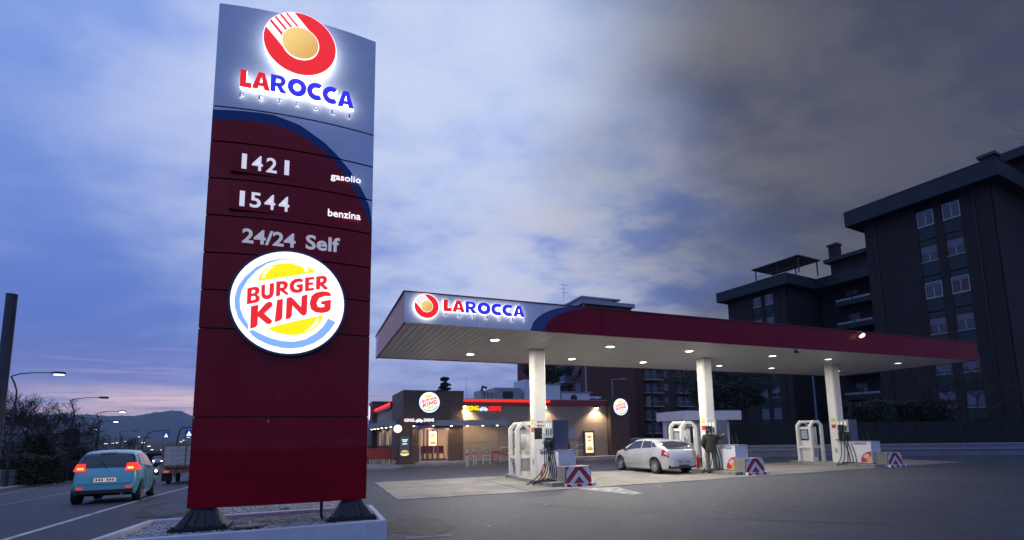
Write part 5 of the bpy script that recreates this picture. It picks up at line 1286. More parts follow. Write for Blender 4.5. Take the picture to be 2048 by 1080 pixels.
# ---- dark car behind, and the on-coming ones
M_DP = paint('dark_paint', (.02,.022,.032), .25, .3)
def simple_car(name, lab, loc, rz, pm, lit=False, grp=None):
    r_ = thing(name, lab, 'car', loc, rz, grp)
    c1.shell().build('body', [pm, M_DARK], r_)
    for sd_ in (1,-1): c1.patch(-1.14,-.36,-1.03,-.36,4.2,5.05,.006,sides=(sd_,)).build('door_window', M_GLASS, r_); c1.patch(-.28,.98,-.28,.42,4.2,5.05,.006,sides=(sd_,)).build('door_window', M_GLASS, r_)
    c1.cross(-1.98,-1.52,5.0,.008,8,-1.93,-1.60).build('rear_window', M_GLASS, r_); c1.cross(.42,1.16,5.2,.008).build('windscreen', M_GLASS, r_)
    c1.patch(-2.085,-1.66,-2.03,-1.66,3.30,4.05,.014,6,4,(1,)).build('tail_lamp', M_TL, r_); c1.patch(-2.085,-1.66,-2.03,-1.66,3.30,4.05,.014,6,4,(-1,)).build('tail_lamp', M_TL, r_)
    for s_ in (1,-1):
        mb = MB(); mb.tube([(2.02,s_*.62,.66),(2.12,s_*.60,.66)], [.10,.10], 12); mb.build('headlamp', E_HEAD if lit else mat('headlamp_glass', (.55,.56,.6), .08, coat=.6), r_)
    for x in (c1.fx, c1.rx):
        for s_ in (1,-1): wheel(r_, x, s_*.775, .32, s_, 6)
    return r_
simple_car('parked_car', 'dark blue car parked behind the silver hatchback', (9.15, 36.6, -.12), SYAW+math.pi/2+.1, M_DP).scale = (.92,.92,.9)
ra = math.atan2(RD[1], RD[0])
for (px_, d, ro_, lab, pm) in ((309, 62, .12, 'dark on-coming car with bright headlamps near the lorry', M_DP),(322, 95, .14, 'farther on-coming car with headlamps lit', mat('pale_car_paint', (.3,.3,.33), .3)),(292, 120, .16, 'most distant on-coming car with headlamps lit', M_DP)):
    x = (px_-1024)/1003*d*1.0; simple_car('oncoming_car', lab, (x, d, hz(x, d)), ra+math.pi+ro_, pm, True, 'cars coming up the road')
# ---- tipper lorry
lx, ly = -18.95, 29.4
lo = thing('lorry', 'old open tipper lorry with grey boarded sides, half behind the totem', 'lorry', (lx, ly, hz(lx, ly)), ra)
lo.rotation_euler = (0, .045, ra+.0)
M_BOARD = mat('weathered_board', (.58,.56,.55), .75, col2=(.33,.30,.27), scale=4, stretch=(1,1,6)); M_RUST = mat('rusty_frame', (.32,.15,.07), .8, var=.5, scale=6)
for i in range(4):
    z = 1.06+i*.27
    MB().box(.0,.05,-1.10,1.10,z,z+.255).build('tail_board', M_BOARD, lo); MB().box(.05,5.2,1.05,1.10,z,z+.255).build('side_board', M_BOARD, lo); MB().box(.05,5.2,-1.10,-1.05,z,z+.255).build('side_board', M_BOARD, lo)
for y in (-1.12,-.02,1.07): MB().box(-.03,.0,y,y+.06,.98,2.16).build('stake', M_RUST, lo)
MB().box(-.02,5.2,-1.12,1.12,.93,1.05).build('bed_frame', M_RUST, lo); MB().box(.1,6.6,-.45,.45,.62,.92).build('chassis', M_DARK, lo)
MB().box(-.05,.05,-1.08,1.08,.60,.80).build('rear_bar', M_RUST, lo); MB().box(-.03,.02,-1.0,1.0,.82,.93).build('lamp_bar', M_DARK, lo)
for s_ in (-1,1):
    MB().box(-.075,-.052,s_*.9-.13,s_*.9+.13,.64,.76).build('tail_lamp', mat('lorry_lamp', (.5,.12,.03), .3, emit=(1,.3,.1), es=.35), lo)
    for x in (1.1, 5.6): wheel(lo, x, s_*.88, .46, s_, 6); 
    MB().box(.45,.48,s_*.9-.26,s_*.9+.26,.16,.62).build('mud_flap', M_RUB, lo)
MB().tube([(.3,-1.0,2.22),(.3,1.0,2.22)], .03, 6).build('top_rail', M_RUST, lo)
for y in (-1.0,0,1.0): MB().tube([(.3,y,2.13),(.3,y,2.24)], .025, 6).build('post', M_RUST, lo)
MB().box(5.45,7.0,-1.05,1.05,.75,2.35).build('cab', mat('cab_paint', (.12,.14,.18), .4), lo)
MB().box(5.43,5.449,-.8,.8,1.6,2.15).build('cab_window', M_GLASS, lo)

# ================================================================ PERSON
def skin(name, verts, edges, radii, m, parent, root=0, sub=2, smooth=True):
    me = bpy.data.meshes.new(name); me.from_pydata(verts, edges, []); me.update()
    o = link(name, me, None)
    md = o.modifiers.new('s', 'SKIN'); md.use_smooth_shade = smooth
    o.modifiers.new('u', 'SUBSURF').levels = sub
    for i, r_ in enumerate(radii):
        sk = me.skin_vertices[0].data[i]; sk.radius = r_ if isinstance(r_, tuple) else (r_, r_)
        sk.use_root = (i == root)
    bpy.context.view_layer.update()
    dg = bpy.context.evaluated_depsgraph_get(); m2 = bpy.data.meshes.new_from_object(o.evaluated_get(dg)); bpy.data.objects.remove(o)
    m2.materials.clear(); m2.materials.append(m); m2.polygons.foreach_set('use_smooth', [True]*len(m2.polygons))
    return link(name, m2, parent)
# local: faces +y, x to his right
pe = thing('person', 'man in a dark parka and grey trousers reaching for the payment display', 'person', sw(12.05, 2.28, 0), SYAW-.62)
M_SKIN = mat('skin', (.42,.25,.19), .55); M_JKT = mat('parka_olive', (.030,.031,.024), .9, var=.4, scale=9, bump=.5, bscale=22); M_TRO = mat('grey_trousers', (.105,.10,.10), .85, var=.3, scale=10, bump=.3); M_HAIR = mat('dark_hair', (.012,.010,.009), .8); M_SHOE = mat('dark_shoe', (.035,.025,.02), .6)
V = [(0,0,.95),(0,0,1.15),(0,.0,1.38),(0,.01,1.48),(0,.03,1.55),(0,.045,1.64),(0,.045,1.72),
     (.11,0,.92),(.12,.03,.50),(.11,.0,.09),(-.11,0,.92),(-.13,-.02,.50),(-.12,-.05,.09),
     (.19,.0,1.40),(.36,.22,1.33),(.52,.45,1.45),(.57,.52,1.48),
     (-.19,.0,1.40),(-.26,-.06,1.14),(-.20,.10,.93),(-.17,.14,.87)]
Ed = [(0,1),(1,2),(2,3),(3,4),(4,5),(5,6),(0,7),(7,8),(8,9),(0,10),(10,11),(11,12),(2,13),(13,14),(14,15),(15,16),(2,17),(17,18),(18,19),(19,20)]
Rr = [(.14,.10),(.14,.10),(.15,.10),.06,.055,(.078,.095),(.07,.085),.09,.06,.045,.09,.06,.045,.065,.045,.034,.028,.065,.045,.034,.028]
body = skin('body', V, Ed, Rr, M_SKIN, pe)
# face details
mb = MB(); mb.tube([(0,.135,1.66),(0,.155,1.625)], [.008,.014], 6); mb.build('nose', M_SKIN, pe)
for s_ in (-1,1):
    bm = bmesh.new(); bmesh.ops.create_uvsphere(bm, u_segments=8, v_segments=6, radius=.011); me = bpy.data.meshes.new('eye'); bm.to_mesh(me); bm.free(); me.materials.append(M_DARK); link('eye', me, pe, (s_*.03,.125,1.655))
    bm = bmesh.new(); bmesh.ops.create_uvsphere(bm, u_segments=8, v_segments=6, radius=.02); me = bpy.data.meshes.new('ear'); bm.to_mesh(me); bm.free(); me.materials.append(M_SKIN); e_ = link('ear', me, pe, (s_*.083,.045,1.645)); e_.scale = (.4,.8,1.4)
MB().box(-.022,.022,.128,.134,1.585,1.592).build('mouth', mat('lips', (.3,.12,.1)), pe)
skin('hair', [(0,.02,1.66),(0,.03,1.73),(0,-.01,1.61)], [(2,0),(0,1)], [(.086,.092),(.078,.09),(.06,.05)], M_HAIR, pe)
skin('trousers', [(0,0,.97),(.105,0,.90),(.125,.03,.50),(.11,.0,.07),(-.105,0,.90),(-.135,-.02,.50),(-.12,-.05,.07),(0,0,1.05)], [(0,7),(0,1),(1,2),(2,3),(0,4),(4,5),(5,6)], [(.15,.115),.105,.080,.072,.105,.080,.072,(.15,.11)], M_TRO, pe)
skin('parka', [(0,-.01,1.0),(0,-.01,.80),(0,-.01,1.22),(0,-.01,1.40),(0,-.01,1.49),(.20,.0,1.40),(.36,.21,1.33),(.50,.42,1.435),(-.20,.0,1.40),(-.29,-.07,1.13),(-.21,.08,.95)],
     [(0,1),(0,2),(2,3),(3,4),(3,5),(5,6),(6,7),(3,8),(8,9),(9,10)], [(.215,.165),(.235,.18),(.20,.155),(.185,.135),(.09,.085),.095,.072,.058,.095,.078,.058], M_JKT, pe)
skin('hood', [(0,-.085,1.46),(-.11,-.05,1.47),(.11,-.05,1.47),(0,-.11,1.40)], [(0,1),(0,2),(0,3)], [.055,.045,.045,.05], M_JKT, pe)
skin('collar', [(0,-.055,1.515),(-.06,.0,1.52),(.06,.0,1.52)], [(0,1),(0,2)], [.028,.026,.026], mat('pale_collar', (.5,.5,.48), .9), pe)
for s_, (x, y) in ((1,(.11,.0)),(-1,(-.12,-.05))):
    skin('shoe', [(x,y-.03,.05),(x,y+.08,.045),(x+.01*s_,y+.19,.035)], [(0,1),(1,2)], [.05,.048,.038], M_SHOE, pe)
def hand(o, d, up, parent, curl=.3):
    o = Vector(o); d = Vector(d).normalized(); up = Vector(up).normalized(); s_ = d.cross(up).normalized()
    V = [o, o+d*.045, o+d*.085]; E_ = [(0,1),(1,2)]; R_ = [(.026,.018),(.036,.018),(.038,.015)]
    palm = skin('hand', [tuple(v) for v in V], E_, R_, M_SKIN, parent, sub=1)
    for k, (off, l) in enumerate(((-.028,.066),(-.010,.078),(.010,.074),(.027,.058))):
        b = o+d*.08+s_*off; f1 = b+d*l*.5-up*curl*l*.3; f2 = f1+d*l*.4-up*curl*l*.8
        skin('finger', [tuple(b), tuple(f1), tuple(f2)], [(0,1),(1,2)], [.0095,.0085,.007], M_SKIN, palm, sub=1)
    b = o+d*.025-s_*.03; skin('thumb', [tuple(b), tuple(b-s_*.028+d*.028), tuple(b-s_*.035+d*.055)], [(0,1),(1,2)], [.012,.010,.008], M_SKIN, palm, sub=1)
hand((.565,.51,1.478), (.62,.75,.10), (-.1,0,1), pe, .4); hand((-.17,.14,.875), (.1,.5,-.85), (-1,.2,0), pe, .7)

# ================================================================ TREES
def leafmass(mb, c, r, n, l=.12, sq=(1,1,1)):
    for i in range(n):
        while True:
            p = Vector((random.uniform(-1,1), random.uniform(-1,1), random.uniform(-1,1)))
            if .25 < p.length < 1: break
        p = Vector((c[0]+p.x*r*sq[0], c[1]+p.y*r*sq[1], c[2]+p.z*r*sq[2]))
        a = Vector((random.gauss(0,1), random.gauss(0,1), random.gauss(0,1))).normalized(); b = a.orthogonal().normalized(); k = l*random.uniform(.6,1.4)
        mb.add([p-a*k*.5, p+b*k*.4, p+a*k*.6, p-b*k*.4], [(0,1,2,3)])
def branch(mb, p, d, l, r, depth, spread=.55, up=.15, minr=.012):
    k = 3; P = [p]; R = [r]; q = p
    for i in range(k):
        d = (d+Vector((random.gauss(0,.11), random.gauss(0,.11), random.gauss(0,.07)+up*.25))).normalized(); q = q+d*l/k; P.append(q); R.append(max(minr, r*(1-.38*(i+1)/k)))
    mb.tube(P, R, 5 if r > .05 else 3, 0, False)
    if depth > 0:
        for j in range(random.choice((2,3,3))):
            t = Vector((random.gauss(0,spread), random.gauss(0,spread), random.gauss(0,spread*.6)+up)); branch(mb, P[random.choice((2,3,3))], (d+t).normalized(), l*random.uniform(.62,.86), R[-1]*.78, depth-1, spread, up, minr)
def bare_tree(name, lab, loc, h, seed, depth=6, r=.16, lean=(0,0), minr=.012, grp=None, trunk=.28, up=.15, spread=.55):
    random.seed(seed); t = thing(name, lab, 'tree', loc, 0, grp)
    tp = Vector((lean[0]*h*trunk, lean[1]*h*trunk, h*trunk)); mb = MB(); mb.tube([(0,0,-.3),(tp.x*.4,tp.y*.4,tp.z*.5),tuple(tp)], [r*1.25,r,r*.85], 8); mb.build('trunk', M_BARK, t)
    mb = MB()
    for k in range(5):
        a = k*1.257+random.uniform(-.4,.4); branch(mb, tp*random.uniform(.8,1), Vector((math.cos(a)*.7, math.sin(a)*.7, .9)).normalized(), h*.25, r*.6, depth-1, spread, up, minr)
    mb.build('crown', M_BARK, t); random.seed(seed+99); return t
def leafy_tree(name, lab, loc, h, rad, seed, n=26, leaves=140, l=.18, m=None, conif=False, grp=None, base=.25, flat=.8):
    random.seed(seed); t = thing(name, lab, 'tree', loc, 0, grp)
    MB().tube([(0,0,-.3),(.05,0,h*.5),(.1,.05,h*.9)], [h*.025,h*.016,h*.005], 8).build('trunk', M_BARK, t)
    mb = MB()
    for k in range(n):
        f = random.random(); z = h*(base+(1-base)*f)
        R = rad*((1-f)**.8 if conif else math.sqrt(max(.05, 1-(2*f-.85)**2)))
        a = random.uniform(0,6.28); rr = R*random.uniform(.25,.9); c = (rr*math.cos(a), rr*math.sin(a), z)
        mb.tube([(0.05,0,z*.8 if not conif else z),c], [.04,.015], 4, 0, False)
        leafmass(mb, c, rad*(.20 if conif else .34)*random.uniform(.7,1.2), leaves, l, (1,1,.35 if conif else flat))
    mb.build('crown', m or M_LEAF, t); return t

# ================================================================ APARTMENT BLOCKS
DIRA = math.atan2(-.88, .474)
def win(parent, u0, u1, z0, z1, shut, nm='window', y=0., lit=None, open_sash=False):
    f = MB(); t = .06
    f.box(u0,u0+t,y-.03,y+.05,z0,z1).box(u1-t,u1,y-.03,y+.05,z0,z1).box(u0+t,u1-t,y-.03,y+.05,z1-t,z1).box(u0+t,u1-t,y-.03,y+.05,z0,z0+t)
    w_ = f.build(nm, M_STEEL if shut < .3 else mat('wood_frame', (.12,.05,.03), .6), parent)
    zs = z1-t-(z1-z0-2*t)*shut
    if shut > 0: MB().box(u0+t,u1-t,y-.02,y+.01,zs,z1-t).build('shutter', M_SHUT, w_)
    if shut < 1:
        mid = (u0+u1)/2
        for a, b in ((u0+t, mid-.025), (mid+.025, u1-t)): MB().box(a,b,y+.01,y+.02,z0+t,zs).build('pane', lit or M_GLASS, w_)
        MB().box(mid-.025,mid+.025,y-.01,y+.03,z0+t,zs).build('mullion', M_STEEL, w_)
    MB().box(u0-.05,u1+.05,y-.09,y-.031,z0-.06,z0).build('sill', M_BALC, w_)
    return w_
floors = [20.45, 17.28, 14.05, 10.90, 7.45, 4.60, 1.6]
def tower(lab, eave_far, scale_z=0, blinds=None, litw=None, rear=14):
    """eave_far: the far eave corner; local x runs along the facade, y inwards"""
    t = thing('apartment_block', lab, 'apartment block', (eave_far[0], eave_far[1], 0), DIRA)
    W0, W1 = 1.1, 10.25; yw = 1.1
    # facade cut round the two window bays (brick piers between)
    bays = [(5.28, 6.52), (7.12, 8.34)]
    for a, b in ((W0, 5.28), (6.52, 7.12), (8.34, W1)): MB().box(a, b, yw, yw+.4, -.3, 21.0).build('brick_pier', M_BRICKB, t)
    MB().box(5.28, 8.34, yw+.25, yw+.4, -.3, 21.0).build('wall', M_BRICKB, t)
    for i, z1 in enumerate(floors):
        z0 = z1-1.38; zn = floors[i+1] if i+1 < len(floors) else 0
        for k, (a, b) in enumerate(bays):
            sh = blinds[i][k] if blinds else (1, 1)[k]
            if z0 > 0.4: win(t, a+.02, b-.02, z0, z1, sh, y=yw+.10, lit=(litw or {}).get((i, k)))
            zt = z0-.08
            if zt-zn > .3:
                MB().box(a+.01, b-.01, yw+.06, yw+.2, zn+.04+.55, zt).build('spandrel', M_GREEN, t); MB().box(a+.01, b-.01, yw+.06, yw+.2, zn+.04, zn+.50).build('spandrel', M_GREEN, t)
    MB().box(W0, W1, yw+.41, yw+rear, -.3, 21.0).build('wall', M_BRICKB, t)
    MB().box(W1-.0, W1+.12, yw+.3, yw+rear, -.3, 21.0).build('wall', M_BRICKB, t)
    for x in (W0+.9, W1-1.0): MB().tube([(x, yw-.06, 0), (x, yw-.06, 20.9)], .05, 6).build('downpipe', M_DARK, t)
    # deep roof fascia
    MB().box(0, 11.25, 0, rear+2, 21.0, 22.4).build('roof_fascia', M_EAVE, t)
    MB().box(-.03, 11.28, -.03, rear+2, 22.4, 22.46).build('roof_edge', M_DARK, t)
    return t
bA = [(.0,.0),(.5,.5),(.22,.22),(.42,.40),(.9,.85),(1,.95),(1,1)]
litg = em('warm_window', (1,.35,.12), .006, (.05,.03,.03))
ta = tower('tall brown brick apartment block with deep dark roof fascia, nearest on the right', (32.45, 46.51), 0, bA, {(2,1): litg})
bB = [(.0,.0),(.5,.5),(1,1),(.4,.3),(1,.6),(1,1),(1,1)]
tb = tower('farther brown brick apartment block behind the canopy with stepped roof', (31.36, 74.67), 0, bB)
# recessed balcony wing between them
wg = thing('apartment_block', 'dark recessed balcony wing between the two brown apartment blocks', 'apartment block', (42.28, 68.2, 0), DIRA)
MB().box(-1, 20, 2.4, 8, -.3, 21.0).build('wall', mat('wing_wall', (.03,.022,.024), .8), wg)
MB().box(-.2, 20, .0, 8, 21.0, 22.4).build('roof_fascia', M_EAVE, wg)
MB().box(1.5, 14, 2.0, 7, 22.46, 24.6).build('penthouse', M_BRICKB, wg); MB().box(1.0, 14.5, 1.2, 7.5, 24.6, 25.1).build('roof_slab', M_EAVE, wg)
for i, z in enumerate((18.0, 14.85, 11.7, 8.55, 5.4, 2.25)):
    b_ = MB().box(2.2, 9.0, .8, 2.4, z, z+.18).build('balcony', M_EAVE, wg)
    MB().box(2.2, 9.0, .8, .9, z+.18, z+.62).build('parapet', M_GREEN, b_)
    for k in range(3): MB().box(2.4+k*2.2, 4.4+k*2.2, .74, .79, z+.66, z+.92).build('rail_panel', M_BALC, b_)
    mb = MB()
    for q_ in range(5): leafmass(mb, (3+q_*1.3, 1.2, z+1.1), .35, 30, .16)
    stuff(mb.build('balcony_plants', M_LEAF, b_))
    win(wg, 3.0, 4.4, z+.3, z+2.2, .3, y=2.38); win(wg, 6.2, 7.6, z+.3, z+2.2, .5, y=2.38)
# roof clutter: pergola, chimneys, aerials
pg = thing('roof_pergola', 'thin dark pergola on the roof of the farther brown block', 'pergola', (31.36, 74.67, 22.46), DIRA)
MB().box(5.5, 12.5, 1.0, 6.0, 2.1, 2.25).build('roof', M_DARK, pg)
for x in (5.9, 9.2, 12.2):
    for y in (1.4, 5.6): MB().box(x-.06,x+.06,y-.06,y+.06,0,2.1).build('post', M_DARK, pg)
for z in (.5, 1.0): MB().tube([(5.9,1.4,z),(12.2,1.4,z)], .025, 4).build('rail', M_GREY, pg)
for (x, y, z, lab, w_) in ((38.6, 38.9, 22.46, 'dark square chimney on the right corner of the nearest apartment roof', .9), (43.0, 66.0, 25.1, 'dark chimney behind the recessed wing roof', 1.1)):
    ch = thing('chimney', lab, 'chimney', (x+2, y+1, z), DIRA); MB().box(-w_/2,w_/2,-w_/2,w_/2,0,1.7).build('stack', M_BRICKB, ch); MB().box(-w_/2-.15,w_/2+.15,-w_/2-.15,w_/2+.15,1.7,1.95).build('cap', M_DARK, ch)
hb = thing('rooftop_house', 'dark raised roof storey at the top right corner of the picture', 'roof storey', (44.5, 41.5, 22.46), DIRA)
MB().box(-1, 8, 0, 8, 0, 2.2).build('wall', M_BRICKB, hb); MB().box(-2, 9, -1, 9, 2.2, 3.0).build('roof_slab', M_EAVE, hb)
def aerial(lab, loc, h, s=1.):
    a = thing('tv_aerial', lab, 'aerial', loc, .4); MB().tube([(0,0,0),(0,0,h)], .03*s, 5).build('mast', M_STEEL, a)
    for k, z in enumerate((h*.97, h*.72, h*.5)):
        MB().tube([(-.8*s+.3*k,0,z),(.7*s-.1*k,0,z)], .018*s, 4).build('boom', M_STEEL, a)
        for j in range(5 if k != 1 else 3): MB().tube([(-.7*s+.3*k+j*.28*s,0,z-.14*s),(-.7*s+.3*k+j*.28*s,0,z+.14*s)], .012*s, 4).build('element', M_STEEL, a)
aerial('thin television aerial above the far block beyond the canopy', (9.6, 88.5, 25.4), 3.1, 1.3)
aerial('television aerial at the upper right corner of the picture', (46.2, 42.5, 25.4), 3.0, 1.)
aerial('thin aerial standing behind the restaurant roof', (-4.6, 50, 4.0), 3.2, .5)

# red brick block behind the restaurant
cb = thing('apartment_block', 'dark red brick apartment block behind the restaurant roof', 'apartment block', (13.03, 87.78, 0), SYAW)
DB = 32
# left face (x=0 plane, running back along y)
MB().box(0, .4, 0, 5.0, -.3, 24.6).build('brick_pier', M_BRICK, cb); MB().box(.0, .4, 14.5, DB, -.3, 24.6).build('brick_pier', M_BRICK, cb)
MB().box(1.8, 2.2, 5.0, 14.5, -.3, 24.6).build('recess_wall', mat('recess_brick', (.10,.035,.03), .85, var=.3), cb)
MB().box(.4, 10.1, 0, .4, -.3, 24.6).build('gable_wall', M_BRICK, cb); MB().box(.4, 10.1, .4, DB, -.3, 24.6).build('core', M_BRICK, cb) if False else MB().box(2.2, 10.1, .4, DB, -.3, 24.6).build('core', M_BRICK, cb)
MB().box(-.5, 10.6, -.5, DB+.5, 24.6, 25.3).build('roof_slab', M_BALC, cb); MB().box(1.5, 9.0, 3, 20, 25.3, 26.6).build('roof_storey', M_WHITEC, cb); MB().box(1.0,9.5,2.5,20.5,26.6,26.9).build('roof_slab', M_BALC, cb)
mb = MB(); mb.cyl((7.4, 1.6), .35, 25.3, 26.3, 10); mb.build('roof_vent', M_DARK, cb)
MB().tube([(-.08,-.06,0),(-.08,-.06,24.5)], .16, 6).build('downpipe', M_BALC, cb)
def face_win(parent, v0, v1, z0, z1, shut, x=0., ajar=False):
    w_ = MB().box(x-.06, x+.05, v0, v1, z0, z1).build('window', M_DARK, parent)
    zs = z1-.1-(z1-z0-.2)*shut
    if shut > 0: MB().box(x-.13,x-.07,v0+.08,v1-.08,zs,z1-.05).build('shutter', M_SHUT, w_)
    if shut < 1: MB().box(x-.09,x-.065,v0+.12,v1-.12,z0+.1,zs).build('pane', M_GLASS, w_)
    if ajar: MB().add([(x-.14,v0+.1,zs),(x-.14,v1-.1,zs),(x-.8,v1-.1,z0-.1),(x-.8,v0+.1,z0-.1)], [(0,1,2,3),(3,2,1,0)]).build('awning_shutter', M_SHUT, w_)
for i in range(7):
    z = 2.9+i*3.1-1.15
    face_win(cb, 1.7, 3.9, z+1.1, z+2.75, (.3,.15,.5,.3,.2,.3,.5)[i], ajar=(i == 3 or i == 4))
    face_win(cb, 19, 21.5, z+1.1, z+2.7, .5); face_win(cb, 26, 28, z+1.1, z+2.7, .3)
    b_ = MB().box(-1.6, 1.8, 5.2, 14.3, z-.1, z+.12).build('balcony', M_BALC, cb)
    MB().box(-1.6,-1.5, 5.2, 7.0, z+.12, z+1.15).build('parapet', M_SHUT, b_); MB().box(-1.6,-.2, 5.12, 5.19, z+.12, z+1.15).build('parapet', M_SHUT, b_)
    for k in range(14): MB().tube([(-1.55, 7.3+k*.5, z+.12), (-1.55, 7.3+k*.5, z+1.1)], .03, 3).build('baluster', M_DARK, b_)
    MB().tube([(-1.55,7.0,z+1.12),(-1.55,14.3,z+1.12)], .04, 4).build('rail', M_DARK, b_)
    face_win(cb, 6.2, 8.4, z+.3, z+2.5, .35, 1.8); face_win(cb, 10.2, 12.6, z+.3, z+2.5, .6, 1.8)
# farther balconied block to its right
db = thing('apartment_block', 'far brick block with stacked pale balconies right of the lit pylon sign', 'apartment block', (29.6, 112, 0), .30)
MB().box(0, 44, .8, 14, -.3, 25.5).build('wall', mat('far_brick', (.075,.035,.035), .85, var=.3), db); MB().box(-.5, 44.5, -.8, 14.5, 25.5, 26.6).build('roof_slab', M_BALC, db)
for i in range(8):
    z = 1.2+i*3.0
    for (a, b) in ((.3, 4.6), (8.6, 12.4), (20, 24)):
        b_ = MB().box(a, b, -.8, .8, z, z+.2).build('balcony', M_BALC, db)
        mb = MB()
        for k in range(int((b-a)/.42)): mb.tube([(a+.1+k*.42,-.75,z+.2),(a+.1+k*.42,-.75,z+1.15)], .03, 3, 0, False)
        mb.tube([(a,-.75,z+1.18),(b,-.75,z+1.18)], .05, 4); stuff(mb.build('balustrade', M_GREY, b_))
        lit_ = (i*7+int(a)) % 11 == 3
        win(db, a+.5, a+1.7, z+.25, z+2.4, .0 if i % 3 else .4, y=.78, lit=em('dim_window', (1,.6,.35), .025, (.1,.06,.04)) if lit_ else None)
        win(db, a+2.2, a+3.4, z+.25, z+2.4, (i % 4)*.3, y=.78)
    win(db, 5.6, 6.6, z+.9, z+2.2, .3*(i % 3), y=.78); win(db, 15.0, 16.2, z+.9, z+2.2, .5, y=.78); win(db, 28.0, 29.4, z+.9, z+2.2, .5, y=.78)

# ================================================================ RIGHT-HAND EDGE OF THE FORECOURT
lw = thing('boundary_wall', 'low pale concrete boundary wall behind the forecourt', 'wall', (13.0, 31.6, 0), -.165)
for i in range(12):
    MB().box(i*2.5+.006, i*2.5+2.494, 0, .22, -.1, .62).build('wall_block', mat('bluish_concrete', (.17,.185,.25), .7, var=.2, scale=2), lw)
MB().box(0, 30, -.04, .26, .625, .70).build('coping', mat('coping', (.24,.25,.32), .6, var=.15), lw)
MB().box(0, 30, -.10, -.045, .36, .42).build('guard_strip', M_GREY, lw)
fn = thing('screen_fence', 'tall dark green mesh fence behind the low boundary wall', 'fence', (15.2, 36.4, 0), -.165)
M_MESH = mat('fence_mesh_dark', (.012,.018,.018), .9, var=.3)
for i in range(11): MB().box(i*2.5+.03, i*2.5+2.47, 0, .03, .1, 2.05).build('mesh_panel', M_MESH, fn)
for i in range(12): MB().box(i*2.5-.03, i*2.5+.03, -.04, .06, 0, 2.15).build('post', M_DARK, fn)
def hedge(lab, loc, w_, d_, h, rz, seed, n=2600, cat='hedge'):
    random.seed(seed); t = thing('hedge', lab, cat, loc, rz)
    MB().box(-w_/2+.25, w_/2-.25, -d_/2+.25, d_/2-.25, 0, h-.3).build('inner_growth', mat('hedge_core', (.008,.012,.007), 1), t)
    mb = MB()
    for i in range(n):
        f = random.choice((0,0,0,1,2,2)); x, y, z = random.uniform(-w_/2,w_/2), random.uniform(-d_/2,d_/2), random.uniform(.05,h)
        k = math.sin(x*2.1)*.12+math.sin(z*2.7+x)*.10
        if f == 0: y = -d_/2-k+random.uniform(-.1,.15)
        elif f == 1: y = d_/2
        else: z = h+k+random.uniform(-.15,.08)
        if random.random() < .2: x = random.choice((-1,1))*(w_/2+k)
        leafmass(mb, (x,y,z), .10, 2, .15)
    stuff(mb.build('foliage', M_LEAF, t)); return t
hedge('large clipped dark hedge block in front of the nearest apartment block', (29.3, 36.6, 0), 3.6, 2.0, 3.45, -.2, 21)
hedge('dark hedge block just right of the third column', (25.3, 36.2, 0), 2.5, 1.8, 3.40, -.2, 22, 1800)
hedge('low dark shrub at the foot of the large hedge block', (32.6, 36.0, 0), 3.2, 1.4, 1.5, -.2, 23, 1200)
bare_tree('bare_tree', 'bare young tree in front of the shuttered windows at right', (31.2, 34.6, 0), 6.0, 5, 6, .11, (-.12,0), .012)
leafy_tree('pine_tree', 'broad dark umbrella pine behind the kiosk', (18.0, 44.5, 0), 8.1, 3.9, 31, 34, 190, .22, base=.52, flat=.55)
leafy_tree('pine_tree', 'second dark pine partly hidden by the middle column', (21.9, 47.5, 0), 8.6, 2.9, 32, 24, 170, .22, base=.45, flat=.6)
leafy_tree('conifer_tree', 'dark conifer in front of the red brick block left of the first column', (3.9, 72, 0), 13.2, 3.2, 33, 42, 150, .30, base=.2)
leafy_tree('conifer_tree', 'tip of a dark conifer rising behind the restaurant tower', (-8.1, 60, 0), 8.4, 2.2, 34, 44, 90, .22, conif=True, base=.2)
def pole(lab, loc, h, r=.08, m=None, arm=None, name='lamp_post'):
    t = thing(name, lab, 'pole', loc); MB().tube([(0,0,-.2),(0,0,h)], [r,r*.7], 8).build('shaft', m or M_STEEL, t)
    if arm: MB().tube([(0,0,h),(arm,0,h+.05)], r*.6, 6).build('arm', m or M_STEEL, t); MB().box(arm-.3, arm+.3, -.1,.1,h+.0,h+.1).build('lamp_head', M_GREY, t)
    return t
pole('tall slim blue grey pole between the second and third columns', (24.1, 40, 0), 6.4, .09, mat('blue_pole', (.10,.14,.24), .5))
pole('weathered wooden utility pole left of the kiosk', (13.9, 50, -.3), 6.6, .13, M_BARK, name='utility_pole')
pole('thin lamp post with flat arm above the right end of the restaurant', (10.4, 52, 0), 7.1, .06, M_STEEL, 1.2)
bl = thing('lamp', 'small lit globe lamp beside the kiosk', 'lamp', (12.3, 40.5, 0)); MB().tube([(0,0,0),(0,0,1.75)], .03, 6).build('post', M_DARK, bl)
bm = bmesh.new(); bmesh.ops.create_icosphere(bm, subdivisions=2, radius=.10); me = bpy.data.meshes.new('globe'); bm.to_mesh(me); bm.free(); me.materials.append(E_STREET); link('globe', me, bl, (0,0,1.85))

